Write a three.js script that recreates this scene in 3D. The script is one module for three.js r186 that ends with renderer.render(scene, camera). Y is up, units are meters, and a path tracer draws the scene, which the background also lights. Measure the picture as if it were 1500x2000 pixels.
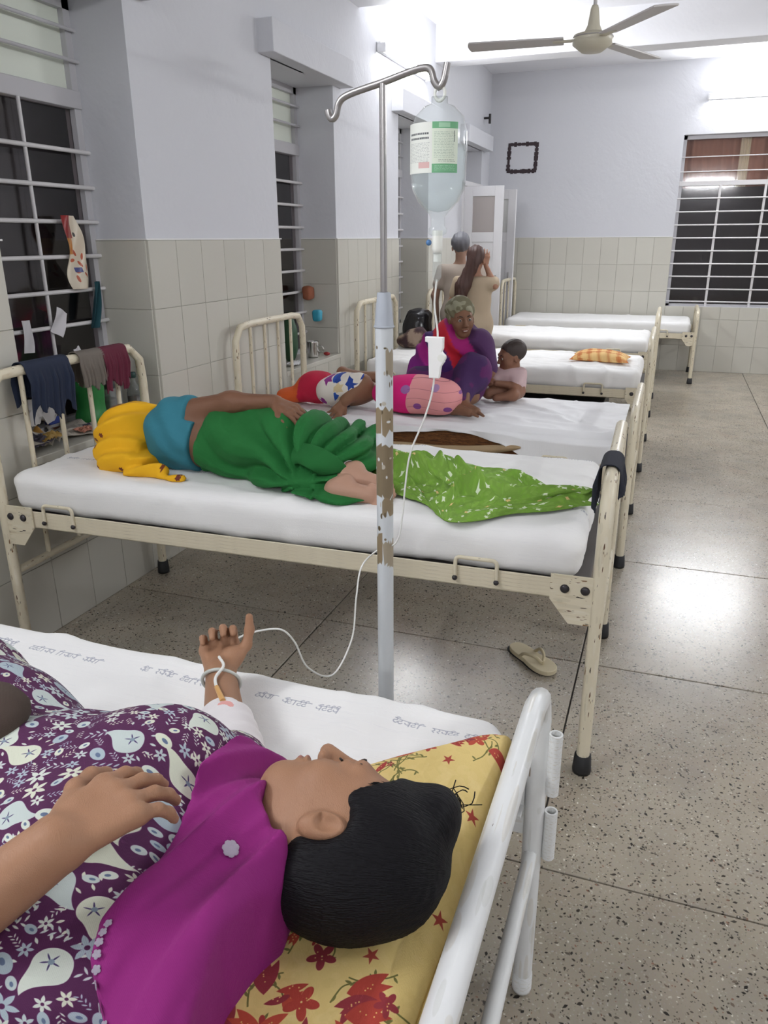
import * as THREE from 'three';
import { RoundedBoxGeometry } from 'three/addons/geometries/RoundedBoxGeometry.js';
import { mergeGeometries, mergeVertices } from 'three/addons/utils/BufferGeometryUtils.js';
import { RectAreaLightUniformsLib } from 'three/addons/lights/RectAreaLightUniformsLib.js';

// ---------------------------------------------------------------- camera, light, exposure
const scene = new THREE.Scene();
scene.background = new THREE.Color().setRGB(0.004, 0.004, 0.005);      // night outside the windows
const camera = new THREE.PerspectiveCamera(67.38, 0.75, 0.05, 60);
{
  const m = new THREE.Matrix4().makeBasis(
    new THREE.Vector3(0.94056, -0.00543, -0.33959),
    new THREE.Vector3(-0.10887, 0.94211, -0.31712),
    new THREE.Vector3(0.32174, 0.33524, 0.88549));
  camera.quaternion.setFromRotationMatrix(m);
  camera.position.set(0, 1.5, 0);
  camera.updateMatrixWorld();
}
const renderer = new THREE.WebGLRenderer({ antialias: true });
renderer.toneMapping = THREE.LinearToneMapping;
renderer.toneMappingExposure = 0.95;
renderer.shadowMap.enabled = true;
RectAreaLightUniformsLib.init();
const TUBE_LIGHT = 275, TUBE_GLOW = 80;
const TUBE_COLOR = new THREE.Color().setRGB(0.96, 0.98, 1.0);

// ---------------------------------------------------------------- helpers
function rng(seed) { let a = seed >>> 0; return () => { a = (a + 0x6D2B79F5) | 0; let t = Math.imul(a ^ (a >>> 15), 1 | a); t = (t + Math.imul(t ^ (t >>> 7), 61 | t)) ^ t; return ((t ^ (t >>> 14)) >>> 0) / 4294967296; }; }
const V = (x, y, z) => new THREE.Vector3(x, y, z);
const lerp = (a, b, t) => a + (b - a) * t, clamp = (x, a, b) => Math.min(b, Math.max(a, x));
const sstep = (a, b, x) => { const t = clamp((x - a) / (b - a), 0, 1); return t * t * (3 - 2 * t); };
function hash3(i, j, k) { let h = Math.imul(i, 374761393) ^ Math.imul(j, 668265263) ^ Math.imul(k, 2147483647 ^ 0x5bd1e995); h = Math.imul(h ^ (h >>> 13), 1274126177); return ((h ^ (h >>> 16)) >>> 0) / 4294967296; }
function noise(x, y, z) {
  const i = Math.floor(x), j = Math.floor(y), k = Math.floor(z), u = x - i, v = y - j, w = z - k;
  const s = (t) => t * t * (3 - 2 * t), a = s(u), b = s(v), c = s(w);
  const g = (p, q, r) => hash3(i + p, j + q, k + r);
  return lerp(lerp(lerp(g(0, 0, 0), g(1, 0, 0), a), lerp(g(0, 1, 0), g(1, 1, 0), a), b), lerp(lerp(g(0, 0, 1), g(1, 0, 1), a), lerp(g(0, 1, 1), g(1, 1, 1), a), b), c) * 2 - 1;
}
const fbm = (x, y, z) => noise(x, y, z) * 0.6 + noise(x * 2.1 + 7, y * 2.1, z * 2.1) * 0.3 + noise(x * 4.3, y * 4.3 + 3, z * 4.3) * 0.15;
const ridge = (x, y, z) => 1 - Math.abs(noise(x, y, z)) * 1.6;

const names = {};
function numbered(n) { if (!(n in names)) { names[n] = 0; return n; } names[n]++; return n + '_' + String(names[n]).padStart(3, '0'); }
function shade(o) { o.castShadow = true; o.receiveShadow = true; return o; }
function part(name, geo, mat, parent) { const m = shade(new THREE.Mesh(geo, mat)); m.name = name; parent.add(m); return m; }
function tag(o, label, category, group) { o.userData.label = label; o.userData.category = category; if (group) o.userData.group = group; return o; }
function thing(name, label, category, pos = [0, 0, 0], turn = 0, group) { const g = new THREE.Group(); g.name = numbered(name); g.position.set(...pos); g.rotation.y = turn; scene.add(g); return tag(g, label, category, group); }
function single(name, geo, mat, label, category, group) { const m = part(numbered(name), geo, mat, scene); return tag(m, label, category, group); }
function struct(name, geo, mat, parent = scene) { const m = part(name, geo, mat, parent); if (parent === scene) m.userData.kind = 'structure'; return m; }
function structGroup(name) { const g = new THREE.Group(); g.name = name; g.userData.kind = 'structure'; scene.add(g); return g; }

function box(x0, x1, y0, y1, z0, z1) { const g = new THREE.BoxGeometry(Math.abs(x1 - x0), Math.abs(y1 - y0), Math.abs(z1 - z0)); g.translate((x0 + x1) / 2, (y0 + y1) / 2, (z0 + z1) / 2); return g; }
function rbox(x0, x1, y0, y1, z0, z1, r = 0.004, s = 2) { const g = new RoundedBoxGeometry(Math.abs(x1 - x0), Math.abs(y1 - y0), Math.abs(z1 - z0), s, r); g.translate((x0 + x1) / 2, (y0 + y1) / 2, (z0 + z1) / 2); return g; }
function merge(list) { return mergeGeometries(list.map((g) => { const h = g.index ? g.toNonIndexed() : g; for (const k of Object.keys(h.attributes)) if (!['position', 'normal', 'uv'].includes(k)) h.deleteAttribute(k); return h; })); }
class Poly extends THREE.Curve {
  constructor(pts) { super(); this.p = pts; this.l = [0]; for (let i = 1; i < pts.length; i++) this.l.push(this.l[i - 1] + pts[i].distanceTo(pts[i - 1])); }
  getPoint(t, o = new THREE.Vector3()) { const L = this.l, d = t * L[L.length - 1]; let i = 1; while (i < L.length - 1 && L[i] < d) i++; return o.lerpVectors(this.p[i - 1], this.p[i], (d - L[i - 1]) / Math.max(1e-9, L[i] - L[i - 1])); }
}
function rounded(pts, r, n = 6) {           // polyline with rounded corners
  const o = [pts[0]];
  for (let i = 1; i < pts.length - 1; i++) {
    const a = pts[i].clone().sub(pts[i - 1]), b = pts[i + 1].clone().sub(pts[i]); const q = Math.min(r, a.length() / 2, b.length() / 2); a.normalize(); b.normalize();
    const s = pts[i].clone().addScaledVector(a, -q), e = pts[i].clone().addScaledVector(b, q);
    for (let k = 0; k <= n; k++) { const t = k / n; o.push(s.clone().multiplyScalar((1 - t) * (1 - t)).addScaledVector(pts[i], 2 * t * (1 - t)).addScaledVector(e, t * t)); }
  }
  o.push(pts[pts.length - 1]); return o;
}
function pipe(pts, r, corner = 0.05, radial = 12, caps = true) {
  const P = corner ? rounded(pts, corner) : pts; const c = new Poly(P);
  const g = new THREE.TubeGeometry(c, Math.max(1, corner ? P.length * 2 : P.length - 1), r, radial, false);
  const L = c.l[c.l.length - 1], uv = g.attributes.uv; for (let i = 0; i < uv.count; i++) uv.setXY(i, uv.getX(i) * L, uv.getY(i) * 2 * Math.PI * r);
  if (!caps) return g;
  const list = [g];
  for (const [p, q] of [[P[0], P[1]], [P[P.length - 1], P[P.length - 2]]]) { const d = new THREE.CircleGeometry(r, radial); d.applyQuaternion(new THREE.Quaternion().setFromUnitVectors(V(0, 0, 1), p.clone().sub(q).normalize())); d.translate(p.x, p.y, p.z); list.push(d); }
  return merge(list);
}
function cord(pts, r, n = 80, radial = 8) { return new THREE.TubeGeometry(new THREE.CatmullRomCurve3(pts.map((p) => V(...p)), false, 'centripetal'), n, r, radial, false); }
function cyl(a, b, ra, rb = ra, n = 16) { const A = V(...a), B = V(...b), d = B.clone().sub(A); const g = new THREE.CylinderGeometry(rb, ra, d.length(), n); g.applyQuaternion(new THREE.Quaternion().setFromUnitVectors(V(0, 1, 0), d.clone().normalize())); g.translate((A.x + B.x) / 2, (A.y + B.y) / 2, (A.z + B.z) / 2); return g; }
function lathe(prof, n = 32) { return new THREE.LatheGeometry(prof.map(([r, y]) => new THREE.Vector2(r, y)), n); }
function setUV(g, f) { const p = g.attributes.position, u = new Float32Array(p.count * 2); for (let i = 0; i < p.count; i++) { const q = f(p.getX(i), p.getY(i), p.getZ(i)); u[2 * i] = q[0]; u[2 * i + 1] = q[1]; } g.setAttribute('uv', new THREE.BufferAttribute(u, 2)); return g; }
function setColor(g, f) { const p = g.attributes.position, n = g.attributes.normal, c = new Float32Array(p.count * 3); for (let i = 0; i < p.count; i++) { const q = f(p.getX(i), p.getY(i), p.getZ(i), n.getX(i), n.getY(i), n.getZ(i)); c.set(q, 3 * i); } g.setAttribute('color', new THREE.BufferAttribute(c, 3)); return g; }
// slab with rounded edges, dense enough to be wrinkled
function slab(x0, x1, y0, y1, z0, z1, r, h, disp) {
  const w = x1 - x0, hh = y1 - y0, d = z1 - z0; let g = new THREE.BoxGeometry(w, hh, d, Math.ceil(w / h), Math.max(4, Math.ceil(hh / h)), Math.ceil(d / h)); g.deleteAttribute('uv'); g.deleteAttribute('normal'); g = mergeVertices(g, 1e-5);
  const p = g.attributes.position, a = V(0, 0, 0), b = V(0, 0, 0);
  for (let i = 0; i < p.count; i++) {
    a.fromBufferAttribute(p, i); b.set(clamp(a.x, -w / 2 + r, w / 2 - r), clamp(a.y, -hh / 2 + r, hh / 2 - r), clamp(a.z, -d / 2 + r, d / 2 - r)); const n = a.clone().sub(b); if (n.lengthSq() < 1e-10) n.set(0, 1, 0); n.normalize();
    a.copy(b).addScaledVector(n, r); a.x += (x0 + x1) / 2; a.y += (y0 + y1) / 2; a.z += (z0 + z1) / 2; if (disp) a.addScaledVector(n, disp(a.x, a.y, a.z, n)); p.setXYZ(i, a.x, a.y, a.z);
  }
  g.computeVertexNormals(); return setUV(g, (x, y, z) => [x, -z + (y - y1)]);
}
// cloth: grid of points f(s,t) with real thickness
function cloth(nu, nv, f, th = 0.003) {
  const P = []; for (let j = 0; j <= nv; j++) for (let i = 0; i <= nu; i++) P.push(f(i / nu, j / nv));
  const pos = [], uv = [], idx = [], N = (nu + 1) * (nv + 1), nor = P.map(() => V(0, 0, 0));
  const tri = (a, b, c) => { const n = P[b].clone().sub(P[a]).cross(P[c].clone().sub(P[a])); nor[a].add(n); nor[b].add(n); nor[c].add(n); };
  for (let j = 0; j < nv; j++) for (let i = 0; i < nu; i++) { const a = j * (nu + 1) + i, b = a + 1, c = a + nu + 1, d = c + 1; tri(a, c, b); tri(b, c, d); idx.push(a, c, b, b, c, d); const q = N; idx.push(a + q, b + q, c + q, b + q, d + q, c + q); }
  for (const s of [0, 1]) for (let k = 0; k < N; k++) { const n = nor[k].clone().normalize(); pos.push(P[k].x - n.x * th * s, P[k].y - n.y * th * s, P[k].z - n.z * th * s); uv.push((k % (nu + 1)) / nu, Math.floor(k / (nu + 1)) / nv); }
  const rim = []; for (let i = 0; i <= nu; i++) rim.push(i); for (let j = 1; j <= nv; j++) rim.push(j * (nu + 1) + nu); for (let i = nu - 1; i >= 0; i--) rim.push(nv * (nu + 1) + i); for (let j = nv - 1; j >= 1; j--) rim.push(j * (nu + 1));
  for (let k = 0; k < rim.length; k++) { const a = rim[k], b = rim[(k + 1) % rim.length]; idx.push(a, b, a + N, b, b + N, a + N); }
  const g = new THREE.BufferGeometry(); g.setAttribute('position', new THREE.Float32BufferAttribute(pos, 3)); g.setAttribute('uv', new THREE.Float32BufferAttribute(uv, 2)); g.setIndex(idx); g.computeVertexNormals(); return g;
}
const poly = (pts, t) => { const q = t * (pts.length - 1), i = Math.min(pts.length - 2, Math.floor(q)), f = q - i, c = (k) => pts[clamp(k, 0, pts.length - 1)]; const [a, b, d, e] = [c(i - 1), c(i), c(i + 1), c(i + 2)]; return b.map((_, k) => 0.5 * (2 * b[k] + (d[k] - a[k]) * f + (2 * a[k] - 5 * b[k] + 4 * d[k] - e[k]) * f * f + (3 * b[k] - a[k] - 3 * d[k] + e[k]) * f * f * f)); };

// ---------------------------------------------------------------- distance fields for bodies and cloth
const smin = (a, b, k) => { const h = Math.max(k - Math.abs(a - b), 0) / k; return Math.min(a, b) - h * h * k * 0.25; };
const smax = (a, b, k) => -smin(-a, -b, k);
function cap(a, b, ra, rb = ra, k = 0.03) {
  const [ax, ay, az] = a, bx = b[0] - ax, by = b[1] - ay, bz = b[2] - az, L = bx * bx + by * by + bz * bz || 1e-9;
  const f = (x, y, z) => { const px = x - ax, py = y - ay, pz = z - az, t = clamp((px * bx + py * by + pz * bz) / L, 0, 1), dx = px - bx * t, dy = py - by * t, dz = pz - bz * t; return Math.sqrt(dx * dx + dy * dy + dz * dz) - ra - (rb - ra) * t; };
  f.k = k; return f;
}
function ell(c, r, k = 0.03, fr) {           // fr: optional frame [X,Y,Z] of unit vectors
  const [cx, cy, cz] = c, [rx, ry, rz] = r;
  const f = (x, y, z) => { let px = x - cx, py = y - cy, pz = z - cz; if (fr) { const [A, B, C] = fr, a = px * A[0] + py * A[1] + pz * A[2], b = px * B[0] + py * B[1] + pz * B[2], d = px * C[0] + py * C[1] + pz * C[2]; px = a; py = b; pz = d; } const k0 = Math.hypot(px / rx, py / ry, pz / rz), k1 = Math.hypot(px / (rx * rx), py / (ry * ry), pz / (rz * rz)); return k1 < 1e-9 ? -Math.min(rx, ry, rz) : k0 * (k0 - 1) / k1; };
  f.k = k; return f;
}
const union = (list) => (x, y, z) => { let d = 1e9; for (const f of list) { const e = f(x, y, z); d = d > 1e8 ? e : smin(d, e, f.k); } return d; };
const inflate = (f, r) => (x, y, z) => f(x, y, z) - r;
function sdfMesh(f, lo, hi, h) {              // surface nets, skipping empty blocks
  const n = [0, 1, 2].map((k) => Math.ceil((hi[k] - lo[k]) / h) + 2), [nx, ny, nz] = n, D = new Float32Array(nx * ny * nz).fill(1e3), B = 6;
  const at = (i, j, k) => i + nx * (j + ny * k);
  for (let k0 = 0; k0 < nz; k0 += B) for (let j0 = 0; j0 < ny; j0 += B) for (let i0 = 0; i0 < nx; i0 += B) {
    const m = f(lo[0] + (i0 + B / 2) * h, lo[1] + (j0 + B / 2) * h, lo[2] + (k0 + B / 2) * h), skip = Math.abs(m) > B * h * 1.7 + 0.02;
    for (let k = k0; k < Math.min(nz, k0 + B); k++) for (let j = j0; j < Math.min(ny, j0 + B); j++) for (let i = i0; i < Math.min(nx, i0 + B); i++) D[at(i, j, k)] = skip ? m : f(lo[0] + i * h, lo[1] + j * h, lo[2] + k * h);
  }
  const id = new Int32Array(nx * ny * nz).fill(-1), pos = [], idx = [];
  for (let k = 0; k < nz - 1; k++) for (let j = 0; j < ny - 1; j++) for (let i = 0; i < nx - 1; i++) {
    let c = 0, sx = 0, sy = 0, sz = 0, mask = 0; const d = [];
    for (let q = 0; q < 8; q++) { d[q] = D[at(i + (q & 1), j + ((q >> 1) & 1), k + (q >> 2))]; if (d[q] < 0) mask |= 1 << q; }
    if (mask === 0 || mask === 255) continue;
    for (let a = 0; a < 8; a++) for (const b of [a | 1, a | 2, a | 4]) if (b !== a && (d[a] < 0) !== (d[b] < 0)) { const t = d[a] / (d[a] - d[b]); sx += lerp(a & 1, b & 1, t); sy += lerp((a >> 1) & 1, (b >> 1) & 1, t); sz += lerp(a >> 2, b >> 2, t); c++; }
    id[at(i, j, k)] = pos.length / 3; pos.push(lo[0] + (i + sx / c) * h, lo[1] + (j + sy / c) * h, lo[2] + (k + sz / c) * h);
  }
  const st = [1, nx, nx * ny];
  for (let k = 1; k < nz - 1; k++) for (let j = 1; j < ny - 1; j++) for (let i = 1; i < nx - 1; i++) {
    const o = at(i, j, k), s = D[o] < 0;
    for (let a = 0; a < 3; a++) { if ((D[o + st[a]] < 0) === s) continue; const u = st[(a + 1) % 3], v = st[(a + 2) % 3], q = [id[o], id[o - u], id[o - u - v], id[o - v]]; if (q.some((e) => e < 0)) continue; if (s) idx.push(q[0], q[1], q[2], q[0], q[2], q[3]); else idx.push(q[0], q[2], q[1], q[0], q[3], q[2]); }
  }
  const g = new THREE.BufferGeometry(); g.setAttribute('position', new THREE.Float32BufferAttribute(pos, 3)); g.setIndex(idx); g.computeVertexNormals(); return g;
}
function joinMeshes(list) {                    // indexed geometries -> one
  const pos = [], nor = [], idx = []; let o = 0;
  for (const g of list) { const p = g.attributes.position, n = g.attributes.normal; for (let i = 0; i < p.count * 3; i++) { pos.push(p.array[i]); nor.push(n.array[i]); } for (const e of g.index.array) idx.push(e + o); o += p.count; }
  const g = new THREE.BufferGeometry(); g.setAttribute('position', new THREE.Float32BufferAttribute(pos, 3)); g.setAttribute('normal', new THREE.Float32BufferAttribute(nor, 3)); g.setIndex(idx); return g;
}
const add = (a, ...bs) => { const o = [...a]; for (const [v, s] of bs) for (let k = 0; k < 3; k++) o[k] += v[k] * s; return o; };
const nrm = (a) => { const l = Math.hypot(...a); return a.map((e) => e / l); };
const crs = (a, b) => [a[1] * b[2] - a[2] * b[1], a[2] * b[0] - a[0] * b[2], a[0] * b[1] - a[1] * b[0]];
const dot3 = (a, b) => a[0] * b[0] + a[1] * b[1] + a[2] * b[2];
const ortho = (f, u) => nrm(add(f, [u, -dot3(f, u)]));
// hand: wrist point, direction of the fingers, direction the palm faces, thumb side (+1/-1), curls per finger
function handField(w, dir, palm, thumb, s, curls, thumbCurl = 0.3, spread = 0.06) {
  const d = nrm(dir), p = ortho(palm, d), e = nrm(crs(d, p)).map((q) => q * thumb), L = [];
  for (const q of [-0.032, -0.011, 0.011, 0.03]) L.push(cap(add(w, [d, 0.012 * s], [e, q * 0.55 * s]), add(w, [d, (0.082 - Math.abs(q) * 0.15) * s], [e, q * s]), 0.0135 * s, 0.0115 * s, 0.014 * s));
  L.push(ell(add(w, [d, 0.04 * s], [e, 0.026 * s], [p, 0.008 * s]), [0.02 * s, 0.02 * s, 0.02 * s], 0.015 * s));
  const fl = [0.072, 0.08, 0.075, 0.058], fx = [0.03, 0.011, -0.011, -0.031], body = union(L), fingers = [];
  for (let i = 0; i < 4; i++) {
    let c = add(w, [d, (0.084 - Math.abs(fx[i]) * 0.2) * s], [e, fx[i] * s]), a = 0; const F = [], sp = (1.5 - i) * spread, len = [0.45, 0.31, 0.24].map((q) => q * fl[i] * s), r = [0.0092, 0.0083, 0.0076, 0.0066].map((q) => q * s * (i === 3 ? 0.88 : 1));
    for (let k = 0; k < 3; k++) { a += curls[i] * [0.9, 1.1, 0.8][k]; const v = nrm(add([0, 0, 0], [d, Math.cos(a)], [p, Math.sin(a)], [e, sp])), n = add(c, [v, len[k]]); F.push(cap(c, n, r[k], r[k + 1], 0.004 * s)); c = n; }
    fingers.push(union(F));
  }
  { let c = add(w, [d, 0.028 * s], [e, 0.028 * s], [p, 0.004 * s]), a = 0.75; const F = []; const len = [0.042, 0.032, 0.026], r = [0.0125, 0.0105, 0.0095, 0.008];
    for (let k = 0; k < 3; k++) { const v = nrm(add([0, 0, 0], [d, Math.cos(a)], [e, Math.sin(a)], [p, thumbCurl * (k + 0.4)])), n = add(c, [v, len[k] * s]); F.push(cap(c, n, r[k] * s, r[k + 1] * s, 0.008 * s)); c = n; a -= 0.28; }
    fingers.push(union(F)); }
  return (x, y, z) => { let b = body(x, y, z), m = 1e9; for (const f of fingers) m = Math.min(m, f(x, y, z)); return smin(b, m, 0.012 * s); };
}
// head in its own frame: U up, F forward
function headFrame(C, U, F, s = 1) { const u = nrm(U), f = ortho(F, u), r = crs(f, u); return { C, u, f, r, s, w: (x, y, z) => add(C, [r, x * s], [u, y * s], [f, z * s]), l: (x, y, z) => { const q = [x - C[0], y - C[1], z - C[2]]; return [dot3(q, r) / s, dot3(q, u) / s, dot3(q, f) / s]; } }; }
function headField(H) {
  const L = [ell([0, 0.03, -0.015], [0.073, 0.085, 0.092]), ell([0, -0.03, 0.03], [0.058, 0.082, 0.058], 0.04), ell([0, -0.088, 0.057], [0.027, 0.02, 0.024], 0.035), ell([0.036, -0.028, 0.058], [0.024, 0.026, 0.024], 0.02), ell([-0.036, -0.028, 0.058], [0.024, 0.026, 0.024], 0.02),
    cap([-0.03, 0.021, 0.077], [0.03, 0.021, 0.077], 0.013, 0.013, 0.02), cap([0, 0.012, 0.087], [0, -0.03, 0.106], 0.008, 0.0115, 0.012), ell([0.011, -0.034, 0.095], [0.009, 0.008, 0.011], 0.006), ell([-0.011, -0.034, 0.095], [0.009, 0.008, 0.011], 0.006)];
  const base = union(L), lip = union([ell([0, -0.056, 0.087], [0.021, 0.0055, 0.009], 0.004), ell([0, -0.066, 0.086], [0.018, 0.006, 0.009], 0.003)]);
  const sock = union([ell([0.031, 0.002, 0.098], [0.018, 0.012, 0.016], 0.004), ell([-0.031, 0.002, 0.098], [0.018, 0.012, 0.016], 0.004)]), lids = union([ell([0.031, 0.001, 0.077], [0.015, 0.011, 0.012], 0.003), ell([-0.031, 0.001, 0.077], [0.015, 0.011, 0.012], 0.003)]);
  const ear = (q) => { const e = ell([q * 0.076, -0.014, -0.008], [0.011, 0.029, 0.017], 0.01), h = ell([q * 0.089, -0.007, -0.006], [0.0125, 0.019, 0.011], 0.01), h2 = ell([q * 0.086, -0.016, 0.001], [0.012, 0.006, 0.006], 0.01); return (x, y, z) => smax(smax(e(x, y, z), -h(x, y, z), 0.004), -h2(x, y, z), 0.003); }, eL = ear(1), eR = ear(-1);
  return (x, y, z) => { const [a, b, c] = H.l(x, y, z); let d = base(a, b, c); d = smax(d, -sock(a, b, c), 0.012); d = smin(d, lids(a, b, c), 0.006); d = smin(d, lip(a, b, c), 0.006); d = smin(d, Math.min(eL(a, b, c), eR(a, b, c)), 0.008); return d * H.s; };
}
function bounds(pts, m) { const lo = [1e9, 1e9, 1e9], hi = [-1e9, -1e9, -1e9]; for (const p of pts) for (let k = 0; k < 3; k++) { lo[k] = Math.min(lo[k], p[k] - m); hi[k] = Math.max(hi[k], p[k] + m); } return [lo, hi]; }
function faceParts(parent, H, { eyes = true, brow = 0x120c0a, lip } = {}) {     // eyes and brows as children
  const ball = (x) => { const g = new THREE.SphereGeometry(0.0105 * H.s, 14, 10); const p = H.w(x, 0.001, 0.0815); g.translate(...p); return g; };
  if (eyes) for (const x of [-0.031, 0.031]) { const e = part('eye', ball(x), M.eyeWhite, parent); const g = new THREE.SphereGeometry(0.0062 * H.s, 12, 8); g.translate(...H.w(x, 0.001, 0.0885)); part('iris', g, M.dark, e); }
  for (const q of [-1, 1]) part('eyebrow', new THREE.TubeGeometry(new THREE.CatmullRomCurve3([[0.014, 0.02, 0.094], [0.028, 0.0255, 0.091], [0.044, 0.021, 0.079]].map(([x, y, z]) => V(...H.w(q * x, y, z)))), 10, 0.0028 * H.s, 6), M.brow, parent);
}

// ---------------------------------------------------------------- textures and materials
function canvas(w, h, draw) { const c = document.createElement('canvas'); c.width = w; c.height = h; const x = c.getContext('2d'); draw(x, w, h); const t = new THREE.CanvasTexture(c); t.colorSpace = THREE.SRGBColorSpace; t.wrapS = t.wrapT = THREE.RepeatWrapping; t.anisotropy = 8; return t; }
function grey(n, f) { const d = new Uint8Array(n * n * 4); for (let j = 0; j < n; j++) for (let i = 0; i < n; i++) { const v = clamp(Math.round(255 * f(i / n, j / n)), 0, 255), o = 4 * (j * n + i); d[o] = d[o + 1] = d[o + 2] = v; d[o + 3] = 255; } const t = new THREE.DataTexture(d, n, n); t.magFilter = THREE.LinearFilter; t.minFilter = THREE.LinearMipmapLinearFilter; t.generateMipmaps = true; t.wrapS = t.wrapT = THREE.RepeatWrapping; t.needsUpdate = true; return t; }
function scaled(t, u, v = u) { const c = t.clone(); c.repeat.set(u, v); c.needsUpdate = true; return c; }
const tileN = (u, v, f, s) => noise(Math.cos(u * 6.2832) * f + s, Math.sin(u * 6.2832) * f + Math.cos(v * 6.2832) * f, Math.sin(v * 6.2832) * f + s);
const plasterBump = grey(256, (u, v) => 0.5 + 0.3 * tileN(u, v, 3, 1) + 0.2 * tileN(u, v, 9, 4) + 0.12 * tileN(u, v, 30, 8));
const weaveBump = grey(128, (u, v) => 0.5 + 0.25 * Math.sin(u * 6.2832 * 32) * Math.sin(v * 6.2832 * 32) + 0.2 * tileN(u, v, 6, 2));
const skinBump = grey(128, (u, v) => 0.5 + 0.3 * tileN(u, v, 12, 3) + 0.3 * tileN(u, v, 25, 6));
const C = (r, g, b) => new THREE.Color().setRGB(r, g, b);
const std = (c, rough = 0.6, o = {}) => new THREE.MeshPhysicalMaterial({ color: Array.isArray(c) ? C(...c) : c, roughness: rough, metalness: 0, side: THREE.DoubleSide, ...o });
const terrazzo = canvas(1536, 1536, (x, w) => {
  const r = rng(11); x.fillStyle = '#aca291'; x.fillRect(0, 0, w, w);
  for (let i = 0; i < 500; i++) { const a = r() * w, b = r() * w, q = 40 + r() * 120; const g = x.createRadialGradient(a, b, 0, a, b, q); const c = ['rgba(122,112,96,.14)', 'rgba(140,138,132,.16)', 'rgba(150,128,116,.14)', 'rgba(165,156,138,.14)'][i % 4]; g.addColorStop(0, c); g.addColorStop(1, c.replace(/[\d.]+\)$/, '0)')); for (const dx of [-w, 0, w]) for (const dy of [-w, 0, w]) { x.save(); x.translate(dx, dy); x.fillStyle = g; x.fillRect(a - q, b - q, 2 * q, 2 * q); x.restore(); } }
  const chip = (n, lo, hi, cols) => { for (let i = 0; i < n; i++) { const a = r() * w, b = r() * w, q = lo + (hi - lo) * r() * r(), th = r() * 6.3; x.fillStyle = cols[Math.floor(r() * cols.length)]; x.beginPath(); for (let k = 0; k < 6; k++) { const t = th + k * 1.047, rr = q * (0.55 + 0.6 * r()) * (k % 3 === 0 ? 1.4 : 0.8); x.lineTo(a + Math.cos(t) * rr, b + Math.sin(t) * rr); } x.fill(); } };
  chip(26000, 1, 5, ['#9c9484', '#b3ab9b', '#92897c', '#bfb7a8', '#a59b91', '#aea69d']); chip(6500, 1.5, 6, ['#5e574c', '#6b6257', '#4b463e', '#77695c']); chip(3800, 1.5, 7, ['#2e2a26', '#3b352e', '#45403a']); chip(1700, 1.2, 5, ['#d8d2c4', '#e4dfd2', '#c9c1b0']); chip(700, 1.5, 5, ['#8f6a58', '#7a5a48']);
});
terrazzo.repeat.set(1 / 1.4, 1 / 1.4);
function rustPaint(base, seed, amount) {
  return canvas(512, 512, (x, w) => {
    const r = rng(seed); x.fillStyle = base; x.fillRect(0, 0, w, w);
    for (let i = 0; i < 120; i++) { x.fillStyle = ['rgba(255,255,255,.10)', 'rgba(150,120,70,.10)', 'rgba(120,110,90,.08)'][i % 3]; x.beginPath(); x.ellipse(r() * w, r() * w, 6 + r() * 40, 3 + r() * 14, 0, 0, 7); x.fill(); }
    for (let i = 0; i < amount; i++) { const a = r() * w, b = r() * w, q = 1 + r() * r() * 9; x.fillStyle = ['#5a3a22', '#3b2a1e', '#7a5834', '#2a211a'][Math.floor(r() * 4)]; x.beginPath(); for (let k = 0; k < 7; k++) { const t = k * 0.9, rr = q * (0.4 + r()); x.lineTo(a + Math.cos(t) * rr * 1.8, b + Math.sin(t) * rr * 0.7); } x.fill(); }
  });
}
const paintCream = scaled(rustPaint('#ddd3ba', 3, 110), 2.2, 5), paintWhite = scaled(rustPaint('#e6e7e6', 5, 6), 1.5, 4);
const poleChips = canvas(256, 1024, (x, w, h) => {           // paint flaked off the lower pole down to bare steel
  const r = rng(77); x.fillStyle = '#cfd3d6'; x.fillRect(0, 0, w, h);
  const patch = (y0, y1, x0, x1, c) => { x.fillStyle = c; x.beginPath(); const n = 14; for (let k = 0; k <= n; k++) x.lineTo(lerp(x0, x1, k / n), y0 + (r() - 0.5) * 22); for (let k = 0; k <= n; k++) x.lineTo(lerp(x1, x0, k / n) + (r() - 0.5) * 16, y1 + (r() - 0.5) * 30); x.fill(); };
  const c1 = '#8b7a60', c2 = '#7d6e56', c3 = '#a09480'; x.translate(0, -30); x.scale(1, 0.6);
  patch(120, 190, 20, 150, c3); patch(285, 360, 0, 256, c1); patch(395, 560, 0, 256, c2); patch(560, 610, 0, 200, c1); patch(700, 775, 0, 90, c3); patch(680, 770, 150, 256, c1); patch(740, 790, 40, 220, c3);
  for (let i = 0; i < 60; i++) { x.fillStyle = ['#d5d8da', '#6a5b45', '#b9b2a4', '#55482f'][i % 4]; x.beginPath(); x.ellipse(r() * w, 100 + r() * 700, 2 + r() * 9, 2 + r() * 7, 0, 0, 7); x.fill(); }
});
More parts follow.
